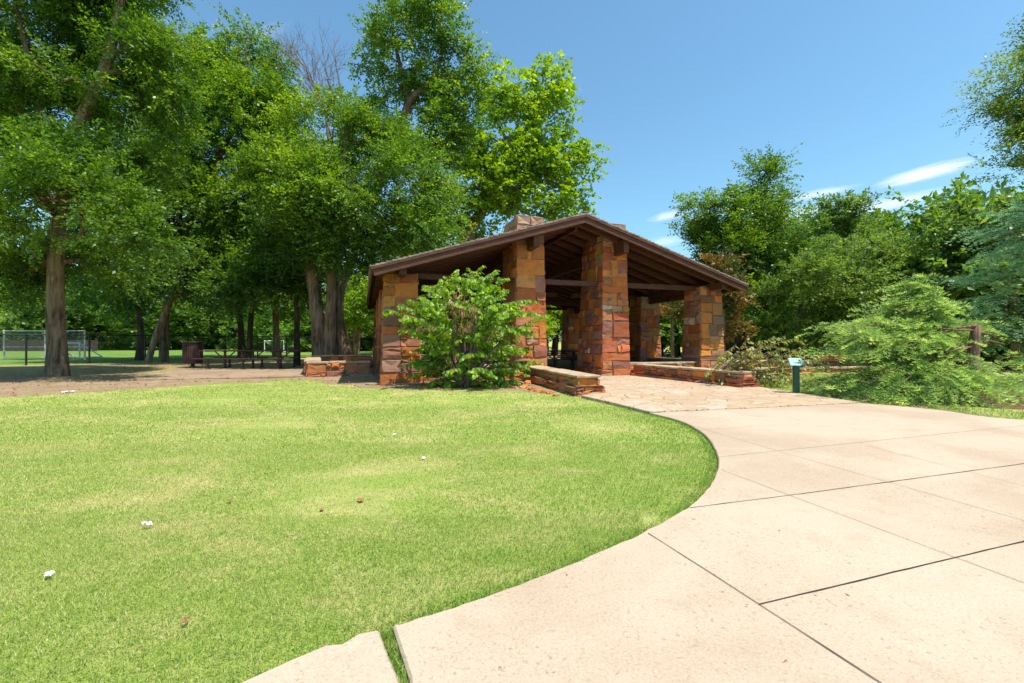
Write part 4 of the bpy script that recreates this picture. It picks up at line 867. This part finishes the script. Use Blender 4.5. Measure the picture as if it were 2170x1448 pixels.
# pyramid
for py, w in ((606, 4), (622, 10), (640, 20), (658, 28), (676, 38), (696, 46), (708, 50)):
    for k in range(5 if py < 640 else 8):
        an = g.uniform(0, 6.28); c = at(1935+g.normal()*2, py+8, 11); e = c+np.array([math.cos(an)*w*.0125, math.sin(an)*w*.0125, .02+.05*g.random()]); arms.append((c, e, .16, 2.8 if py < 650 else 1.7))
for px, top in ((1860, 668), (1985, 655)):
    for k in range(14): 
        an = g.uniform(0, 6.28); h = g.random(); c = at(px, top+8+h*55, 10.9); w = .12+h*.55; arms.append((c, c+np.array([math.cos(an)*w, math.sin(an)*w, .1]), .16, 1.7))
# lower skirts
for a_, b_ in (((2040, 790, 10.6), (1752, 812, 10.2)), ((2040, 800, 10.6), (1775, 838, 9.5)), ((2030, 775, 10.6), (1800, 768, 10.4)), ((2040, 810, 10.6), (1830, 850, 9.1)), ((2040, 800, 10.4), (1905, 862, 8.8)), ((2050, 800, 10.4), (1975, 868, 8.6)), ((2050, 810, 10.4), (2040, 872, 8.7)), ((2060, 800, 10.4), (2110, 862, 9.0)),
               ((2040, 780, 10.6), (1850, 800, 9.6)), ((2040, 780, 10.5), (1910, 815, 9.1)), ((2050, 785, 10.4), (1970, 818, 8.9)), ((2050, 790, 10.4), (2030, 825, 8.9)), ((2060, 790, 10.4), (2110, 822, 9.2)), ((2030, 770, 10.6), (1900, 772, 9.8)), ((2040, 765, 10.6), (1975, 778, 9.5)), ((2085, 790, 11.2), (2190, 770, 9.9)), ((2090, 775, 11.2), (2230, 745, 10.6)), ((2060, 780, 10.4), (2200, 805, 9.6)), ((2060, 780, 10.4), (2250, 840, 9.2))):
    A(a_, b_, .62, 1.15)
def stub(mb):
    mb.tube([at(2056, 810, 9.9), at(2061, 770, 9.9), at(2063, 735, 9.9), at(2066, 712, 9.9), at(2069, 689, 9.9)], [.12, .115, .105, .095, .09], 12, wob=.07)
    for pts, r in (((( 2066, 690, 9.85), (2030, 695, 9.8), (2000, 704, 9.7)), .03), (((2064, 700, 9.9), (2035, 700, 9.6), (1990, 696, 9.6)), .028), (((2060, 735, 9.9), (2035, 738, 9.7), (2005, 748, 9.6)), .03), (((2070, 735, 9.85), (2095, 722, 9.8), (2128, 730, 9.7)), .035), (((2069, 705, 9.85), (2095, 708, 10.0), (2120, 720, 10.0)), .025)):
        mb.tube([at(*p) for p in pts], np.linspace(r, r*.6, len(pts)), 7, wob=.05)
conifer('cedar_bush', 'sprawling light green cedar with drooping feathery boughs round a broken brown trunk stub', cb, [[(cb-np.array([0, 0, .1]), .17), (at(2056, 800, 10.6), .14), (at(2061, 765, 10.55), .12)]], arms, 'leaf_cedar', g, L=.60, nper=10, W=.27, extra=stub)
g = np.random.default_rng(15); sb = at(2200, 800, 13.5); sb[2] = 0; arms = []
for k in range(130):
    h = g.random()**.8; z = .9+h*4.2; w = 2.5*(1-h*.66)*g.uniform(.45, 1.15); an = g.uniform(0, 6.28)
    c = sb+np.array([0, 0, z]); arms.append((c, c+np.array([math.cos(an)*w, math.sin(an)*w, -.1+.6*g.random()]), .5, .5))
conifer('spruce_tree', 'blue-green feathery conifer rising behind the cedar at the right edge', sb, [[(sb, .2), (sb+np.array([0, 0, 2.5]), .15), (sb+np.array([0, 0, 5.2]), .04)]], arms, 'leaf_spruce', g, L=.7, nper=9, W=.28, barkm='bark_dark')
g = np.random.default_rng(16)
# ------------------------------------------------------------------ furniture
def picnic_table(c, rz, n_seats, Ltot, label, mat='maroon', gap=.13):
    root = empty('picnic_table', c, rz); tag(root, label, 'picnic table', 'fixed steel picnic tables')
    def P(name, mb, parent=root, bev=.006, smooth=False):
        o = mb.build(name, M[mat], parent, smooth=smooth)
        if bev: b = o.modifiers.new('bevel', 'BEVEL'); b.width = bev; b.segments = 2
        return o
    t = MB(); h = Ltot/2
    for k in range(5): y0 = -.40+k*.162; t.box((-h, y0, .755), (h, y0+.148, .795))
    for x in np.linspace(-h+.3, h-.3, 6): t.box((x-.03, -.38, .735), (x+.03, .39, .754))
    P('tabletop', t)
    sl = (Ltot-gap*(n_seats-1))/n_seats
    for sy in (-1, 1):
        for k in range(n_seats):
            x0 = -h+k*(sl+gap); s = MB(); yc = sy*.82
            for q in range(2): s.box((x0, yc-.15+q*.155, .43), (x0+sl, yc-.005+q*.155, .465))
            o = P('seat', s); xc = x0+sl/2
            l = MB(); l.lathe([(.10, 0), (.10, .02), (.05, .06), (.045, .1), (.045, .36), (.06, .40), (.13, .428)], (xc, yc, .0), 14); P('leg', l, bev=0, smooth=False)
            b = MB(); b.box((xc-.16, yc-.13, .405), (xc+.16, yc+.13, .429)); P('bracket', b, o)
    for k in range(n_seats):
        x = -h+k*(sl+gap)+sl/2+.25*(1 if k == 0 else (-1 if k == n_seats-1 else 0)); l = MB()
        l.lathe([(.12, 0), (.12, .02), (.05, .05), (.05, .71), (.1, .735)], (x, 0, 0), 14); P('pedestal', l, bev=0)
        b = MB(); b.bar((x+.02, 0, .38), (x+.42, 0, .735), .04, .04); b.bar((x-.02, 0, .38), (x-.42, 0, .735), .04, .04); P('brace', b, bev=0)
    return root
tc = np.array([(536-1085)/FP*20.2, 20.2, .04]); rz = .06
picnic_table(tc, rz, 3, 4.2, 'long maroon steel picnic table with separate bench seats on the patio beside the trash bin')
def pt(px, Y): return np.array([(px-1085)/FP*Y, Y, .045])
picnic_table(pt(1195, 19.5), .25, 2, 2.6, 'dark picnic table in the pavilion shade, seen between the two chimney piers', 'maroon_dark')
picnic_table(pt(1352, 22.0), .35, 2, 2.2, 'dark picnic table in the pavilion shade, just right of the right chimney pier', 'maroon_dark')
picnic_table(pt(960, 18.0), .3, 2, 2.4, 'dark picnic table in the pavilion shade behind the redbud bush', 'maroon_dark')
def trash(c):
    root = empty('trash_bin', c); tag(root, 'round dark brown slatted metal trash bin on a pedestal at the patio corner', 'trash bin')
    mb = MB(); mb.lathe([(.14, 0), (.14, .02), (.08, .05), (.07, .14), (.2, .17)], (0, 0, 0), 18); mb.build('pedestal', M['maroon_dark'], root)
    b = MB(); b.lathe([(.36, .16), (.385, .17), (.39, .9), (.39, 1.10), (.36, 1.12)], (0, 0, 0), 28); b.build('drum', M['maroon_dark'], root, smooth=False)
    s = MB()
    for k in range(30):
        a = 2*math.pi*k/30; s.bar((.398*math.cos(a), .398*math.sin(a), .2), (.398*math.cos(a), .398*math.sin(a), 1.09), .045, .014, (math.cos(a), math.sin(a), .001))
    s.build('slats', M['maroon'], root)
    l = MB(); l.lathe([(.39, 1.105), (.46, 1.13), (.47, 1.155), (.455, 1.17), (.38, 1.15), (.375, 1.12)], (0, 0, 0), 28); l.build('rim', M['maroon'], root)
    d = MB(); d.box((-.06, -.425, .80), (.0, -.40, .90)); d.build('latch', M['black'], root)
    h = MB(); h.lathe([(.012, 0), (.03, .0), (.03, .05), (.012, .05)], (-.14, -.41, .97), 8); h.build('hinge', M['black'], root)
trash(np.array([(408.5-1085)/FP*21.3, 21.3, .04]))
def sign(c):
    root = empty('interpretive_sign', c, R(-14)); tag(root, 'small green pedestal sign with a blank tilted panel beside the flagstone apron', 'sign')
    p = MB(); p.box((-.058, -.058, -.05), (.058, .058, .70)); o = p.build('post', M['green'], root); b = o.modifiers.new('bevel', 'BEVEL'); b.width = .006
    t = MB(); a = R(42); fr = lambda v: np.stack([v[:, 0], v[:, 1]*math.cos(a)-v[:, 2]*math.sin(a)*1.0, v[:, 1]*math.sin(a)+v[:, 2]*math.cos(a)+.745], 1)
    t.box((-.15, -.13, -.012), (.15, .13, .012), fr=fr); o = t.build('panel_frame', M['green'], root)
    t = MB(); t.box((-.135, -.118, .012), (.135, .118, .016), fr=fr); t.build('panel', M['panel'], o)
    t = MB(); t.box((-.05, -.05, .66), (.05, .04, .74)); t.build('bracket', M['green'], root)
sign(np.array([(1687-1085)/FP*10.45, 10.45, 0]))
# little notices on the right-hand corner pier
n = MB(); Lf = uv(11.35, .55); n.box((-.012, -.05, 0), (0, .05, .13), fr=lambda v: Lf+v[:, :1]*U+v[:, 1:2]*W+np.column_stack([0*v[:, 0], 0*v[:, 0], v[:, 2]+1.02])-U*.085)
o = n.build('wall_notice', M['panel']); tag(o, 'tiny pale blue notice fixed on the left face of the right corner pier', 'notice')
# ------------------------------------------------------------------ fence
def weave(mb, a, b, z0, z1, step=.085, w=.004):
    """diamond wire between two posts"""
    d = unit(b-a); L = np.linalg.norm(b-a); n = np.array([-d[1], d[0], 0]); H = z1-z0
    for sg in (1, -1):
        for x in np.arange(-H, L, step):
            x0, y0, x1, y1 = x, 0, x+H, H
            if x0 < 0: y0 -= x0; x0 = 0
            if x1 > L: y1 -= x1-L; x1 = L
            if sg < 0: y0, y1 = H-y0, H-y1
            p = a+d*x0+np.array([0, 0, z0+y0]); q = a+d*x1+np.array([0, 0, z0+y1]); u = unit(q-p); s = np.cross(u, n)*w/2; o = n*.002*sg
            mb.add([p-s+o, p+s+o, q+s+o, q-s+o], [(0, 1, 2, 3)])
def chain_fence(pts, label, name, post_r, H, mat, wire, step=2.35, sx=.085, w=.004, z0=.04, rails=()):
    root = empty(name, (pts[0][0], pts[0][1], 0)); tag(root, label, 'fence'); P0 = np.array([pts[0][0], pts[0][1], 0.])
    fab = MB(); rail = MB(); posts = []
    for a, b in zip(pts[:-1], pts[1:]):
        a = np.array([a[0], a[1], 0.]); b = np.array([b[0], b[1], 0.]); L = np.linalg.norm(b-a); n = max(1, round(L/step)); w_ = [a+(b-a)*k/n for k in range(n+1)]
        posts += w_[:-1]; rail.tube([a+[0, 0, H], b+[0, 0, H]], post_r*.7, 8)
        for z in rails: rail.tube([a+[0, 0, z], b+[0, 0, z]], post_r*.5, 6)
        for p, q in zip(w_[:-1], w_[1:]): weave(fab, p, q, z0, H, sx, w)
    posts.append(b)
    for p in posts:
        m = MB(); m.tube([p-[0, 0, .1], p+[0, 0, H-.01]], post_r, 10); m.lathe([(post_r*1.15, H-.02), (post_r*1.15, H+.03), (post_r*.4, H+.05)], p, 10); m.build('post', M[mat], root, local=P0)
    rail.build('top_rail', M[mat], root, local=P0); fab.build('wire_mesh', M[wire], root, local=P0)
chain_fence(FENCE[:1]+FENCE[1:], 'black chain-link fence along the edge of the sports field behind the trees', 'chain_link_fence', .044, 1.58, 'black', 'wire', sx=.10, w=.0055)
# grey sports backstop and goal beyond
chain_fence([(-34.6, 31), (-31.8, 31), (-29.1, 31)], 'grey galvanised backstop panel of pipe and mesh on the field at the far left', 'backstop', .05, 1.95, 'galv', 'wire_grey', step=2.9, sx=.12, w=.006, rails=(.85, .1))
def goal(c, w, h, d, rz, label, net=True):
    root = empty('soccer_goal', c, rz); tag(root, label, 'goal'); f = MB()
    for x in (-w/2, w/2): f.tube([(x, 0, 0), (x, 0, h)], .05, 8); f.tube([(x, 0, h), (x+.9, d, .05)], .04, 8); f.tube([(x, 0, .05), (x+.9, d, .05)], .04, 8)
    f.tube([(-w/2-.05, 0, h), (w/2+.05, 0, h)], .05, 8); f.tube([(-w/2+.9, d, .05), (w/2+.9, d, .05)], .04, 8); f.build('frame', M['white'], root)
    if not net: return
    nt = MB()
    for k in range(18): x = -w/2+w*k/17; nt.tube([(x, 0, h), (x+.9, d, .05)], .009, 3)
    for k in range(9): t = k/8; nt.tube([(-w/2+.9*t, d*t, h*(1-t)+.05*t), (w/2+.9*t, d*t, h*(1-t)+.05*t)], .009, 3)
    nt.build('net', M['white'], root)
goal((((581-1085)/FP)*52, 52, 0), 2.1, 1.3, 1.8, .1, 'small white soccer goal on the field behind the table')
goal((-32.9, 33.5, 0), 1.9, 1.1, .9, .15, 'low pale metal goal frame behind the grey backstop', False)
wf = MB()
for k in range(28): x = -78+k*.9; wf.box((x, 0, 0), (x+.86, .05, 1.4+rng.uniform(-.03, .03)), fr=lambda v: v+np.array([0, 58, 0]), c=(1,1,1))
wf.bar((-78, 58.08, .4), (-53, 58.08, .4), .08, .1); wf.bar((-78, 58.08, 1.2), (-53, 58.08, 1.2), .08, .1)
tag(wf.build('board_fence', M['oldwood']), 'weathered brown board fence at the far edge of the field on the left', 'fence')
# ------------------------------------------------------------------ litter
def scrap(px, py, r, mat, name, label, cat, flat=.35, grp=None):
    p = gr(px, py); n = 7; V = []; a1, a2 = rng.uniform(0, 6.28, 2)
    for i in range(n):
        for j in range(n):
            x = (i/(n-1)-.5)*2; y = (j/(n-1)-.5)*2; k = 1-.25*(x*x*y*y)
            z = abs(math.sin(2.6*x*math.cos(a1)+2.1*y*math.sin(a1)+a2))*.8+rng.uniform(0, .45)
            V.append(((x*k+rng.normal()*.09)*r*1.15, (y*k*.6+rng.normal()*.09)*r*1.15, z*r*flat*1.3-.006))
    f = [(i*n+j, i*n+j+1, (i+1)*n+j+1, (i+1)*n+j) for i in range(n-1) for j in range(n-1) if not (i in (0, n-2) and j in (0, n-2))]
    mb = MB(); mb.add(V, f); o = mb.build(name, M[mat]); so_ = o.modifiers.new('thickness', 'SOLIDIFY'); so_.thickness = .0012; o.location = (p[0], p[1], .016); o.rotation_euler = (0, 0, rng.uniform(0, 6)); tag(o, label, cat, grp)
scrap(312, 1119, .027, 'paper', 'crumpled_tissue', 'crumpled white tissue on a straw-coloured lawn patch, the tallest scrap', 'litter', .8)
scrap(104, 1224, .023, 'paper', 'crumpled_tissue', 'crumpled white tissue lying lowest and farthest left on the lawn', 'litter', .5)
scrap(836, 923, .026, 'paper', 'paper_scrap', 'small white paper scrap on the lawn in front of the redbud bush', 'litter')
scrap(898, 974, .025, 'paper', 'paper_scrap', 'tiny white paper scrap right of the other one in mid-lawn', 'litter')
scrap(145, 832, .11, 'paper', 'paper_scrap', 'pale scrap on the bare soil by the far left elm', 'litter', .15)
scrap(764, 1064, .028, 'dry_leaf', 'dry_leaf', 'reddish-brown curled leaf lying in mid-lawn', 'fallen leaf', .35)
scrap(487, 1065, .018, 'dry_leaf', 'dry_leaf', 'tan dry leaf on the lawn left of the reddish one', 'fallen leaf', .5)
scrap(682, 1083, .02, 'dry_leaf', 'dry_leaf', 'small tan leaf just left of the reddish-brown leaf', 'fallen leaf', .3)
scrap(394, 1321, .016, 'dry_leaf', 'dry_leaf', 'small orange leaf near the bottom of the lawn', 'fallen leaf', .3)
scrap(688, 1376, .010, 'dry_leaf', 'dry_leaf', 'small brown leaf at the edge of the old concrete walk', 'fallen leaf', .3)
scrap(1613, 1090, .012, 'dry_leaf', 'dry_leaf', 'tiny dark leaf bit on the pavement near the curved lawn edge', 'fallen leaf', .3)
# fallen leaves on the bare ground: nobody could count them
g = np.random.default_rng(17); n = 5200
pts = np.column_stack([g.uniform(-19, 2, n*3), g.uniform(9.5, 26, n*3)]); s_ = seg_side(pts, soil_line); pts = pts[(s_ > -.25) & (seg_side(pts, FENCE) < -.2)]
pts = pts[~inpoly(pts, [p[:2] for p in patio])][:n]
P = np.column_stack([pts, np.full(len(pts), .012)]); d = unit(np.column_stack([g.normal(size=(len(P), 2)), g.normal(size=len(P))*.25])); 
V = spray_leaves(P, d, 1, .01, .06, .035, g, 0, .1, .1)
V[:, 2] = np.maximum(V[:, 2], .003)
tag(fast_mesh('leaf_litter', V, 4, g.random(len(P)), M['dry_leaf']), 'scattered dry leaves on the bare soil', 'leaf litter', kind='stuff')
n = 420; pp = np.column_stack([g.uniform(-7, 9, n), g.uniform(1.5, 11, n)]); pp = pp[g.random(n) < np.where(pp[:, 0] < 3, 1., .3)]
P = np.column_stack([pp, np.full(len(pp), .027)]); d = unit(np.column_stack([g.normal(size=(len(P), 2)), g.normal(size=len(P))*.1]))
V = spray_leaves(P, d, 1, .01, .028, .007, g, 0, .1, .05); V[:, 2] = np.clip(V[:, 2], .0245, .034)
tag(fast_mesh('clippings', V, 4, g.random(len(P)), M['dry_leaf']), 'tiny dry clippings and leaf bits scattered over lawn and paving', 'leaf litter', kind='stuff')
# ------------------------------------------------------------------ grass
g = np.random.default_rng(18)
mainP = np.array([p[:2] for p in main_poly]); leftP = np.array([p[:2] for p in left_poly]); apP = np.array([p[:2] for p in apron]); paP = [p[:2] for p in patio]
def region(x0, x1, y0, y1, dens): n = int((x1-x0)*(y1-y0)*dens); return np.column_stack([g.uniform(x0, x1, n), g.uniform(y0, y1, n)])
def blades(bands, keepf, name, label, hs=1.):
    VV = []; T1 = []; T2 = []
    for (x0, x1, y0, y1, dens, w, h) in bands:
        p = region(x0, x1, y0, y1, dens); vis = (np.abs(p[:, 0]) < p[:, 1]*1.16+.3); p = p[vis]; p = p[keepf(p)]
        n = len(p); a = g.uniform(0, 6.283, n); ln = np.abs(g.normal(.9, .6, n)); hh = h*g.uniform(.45, 1.25, n)
        b = np.column_stack([p, np.full(n, -.006)]); s = np.column_stack([np.cos(a+1.57), np.sin(a+1.57), np.zeros(n)])*(w*g.uniform(.6, 1.2, n))[:, None]/2
        tip = b+np.column_stack([np.cos(a)*ln*hh, np.sin(a)*ln*hh, hh/np.sqrt(1+ln**2)*1.2])
        VV.append(np.stack([b-s, b+s, tip], 1).reshape(-1, 3)); e = np.abs(seg_side(p, [q[:2] for q in edge])); k = np.exp(-e/.8); T1.append(np.clip(g.random(n)-.3*k, 0, 1)); T2.append(g.random(n)+.3*k+np.clip(p[:, 0]*.03, -.1, .05))
    V = np.concatenate(VV); o = fast_mesh(name, V, 3, np.concatenate(T1), M['blade'], tint2=np.concatenate(T2)); tag(o, label, 'grass', kind='stuff')
def lawn(p):
    j = g.normal(size=len(p))*.25
    k = ~inpoly(p, mainP) & ~inpoly(p, leftP) & ~inpoly(p, apP) & (seg_side(p, soil_line)+j < -.05)
    return k & (p[:, 0] < 7)
blades([(-4.2, .9, 1.35, 3.2, 20000, .0030, .017), (-7, 2.5, 3.2, 5.5, 8000, .0048, .019), (-9.5, 3.2, 5.5, 8.5, 2600, .009, .022), (-14, 3.2, 8.5, 15.5, 800, .015, .022)], lawn, 'lawn_grass', 'short mown lawn grass with straw-coloured patches')
def rim(p):
    e = np.minimum(np.abs(seg_side(p, [q[:2] for q in edge])), 9); return lawn(p) & (e < .09)
def rlawn(p): return ~inpoly(p, mainP) & ~inpoly(p, apP) & (p[:, 1] < 18) & (seg_side(p, [(-3, 12), (5.9, 11.6), (6.5, 12.5), (7, 20)]) < 99) & (p[:, 0] > np.interp(p[:, 1], [5, 8.8, 12, 17], [5, 6.2, 6.45, 4.9])) & ~((seg_side(p, [(5.5, 9.35), (7.6, 8.75), (9.0, 8.0), (10.0, 7.45), (14, 5.9), (22, 4)]) > g.normal(size=len(p))*.06) & (np.hypot((p[:, 0]-12)/5.6, (p[:, 1]-9.1)/3.0) < .9))
blades([(5, 17, 5, 17.3, 900, .014, .04)], rlawn, 'side_lawn_grass', 'bright green grass right of the flagstone apron')
crack = [gr(803, 1342)[:2], gr(834, 1338)[:2], gr(850, 1392)[:2], gr(868, 1448)[:2], gr(868, 1448)[:2]+np.array([.3, -1]), gr(846, 1448)[:2]+np.array([.3, -1]), gr(846, 1448)[:2], gr(822, 1392)[:2]]
blades([(-.6, .2, 1.0, 2.0, 45000, .004, .032)], lambda p: inpoly(p, crack), 'crack_grass', 'weedy grass growing in the gap between two concrete slabs')
blades([(-2, 3.2, 1.5, 8.5, 6000, .0045, .024)], rim, 'edge_grass', 'longer grass tufts along the curved edge of the pavement')
bpy.context.view_layer.update()
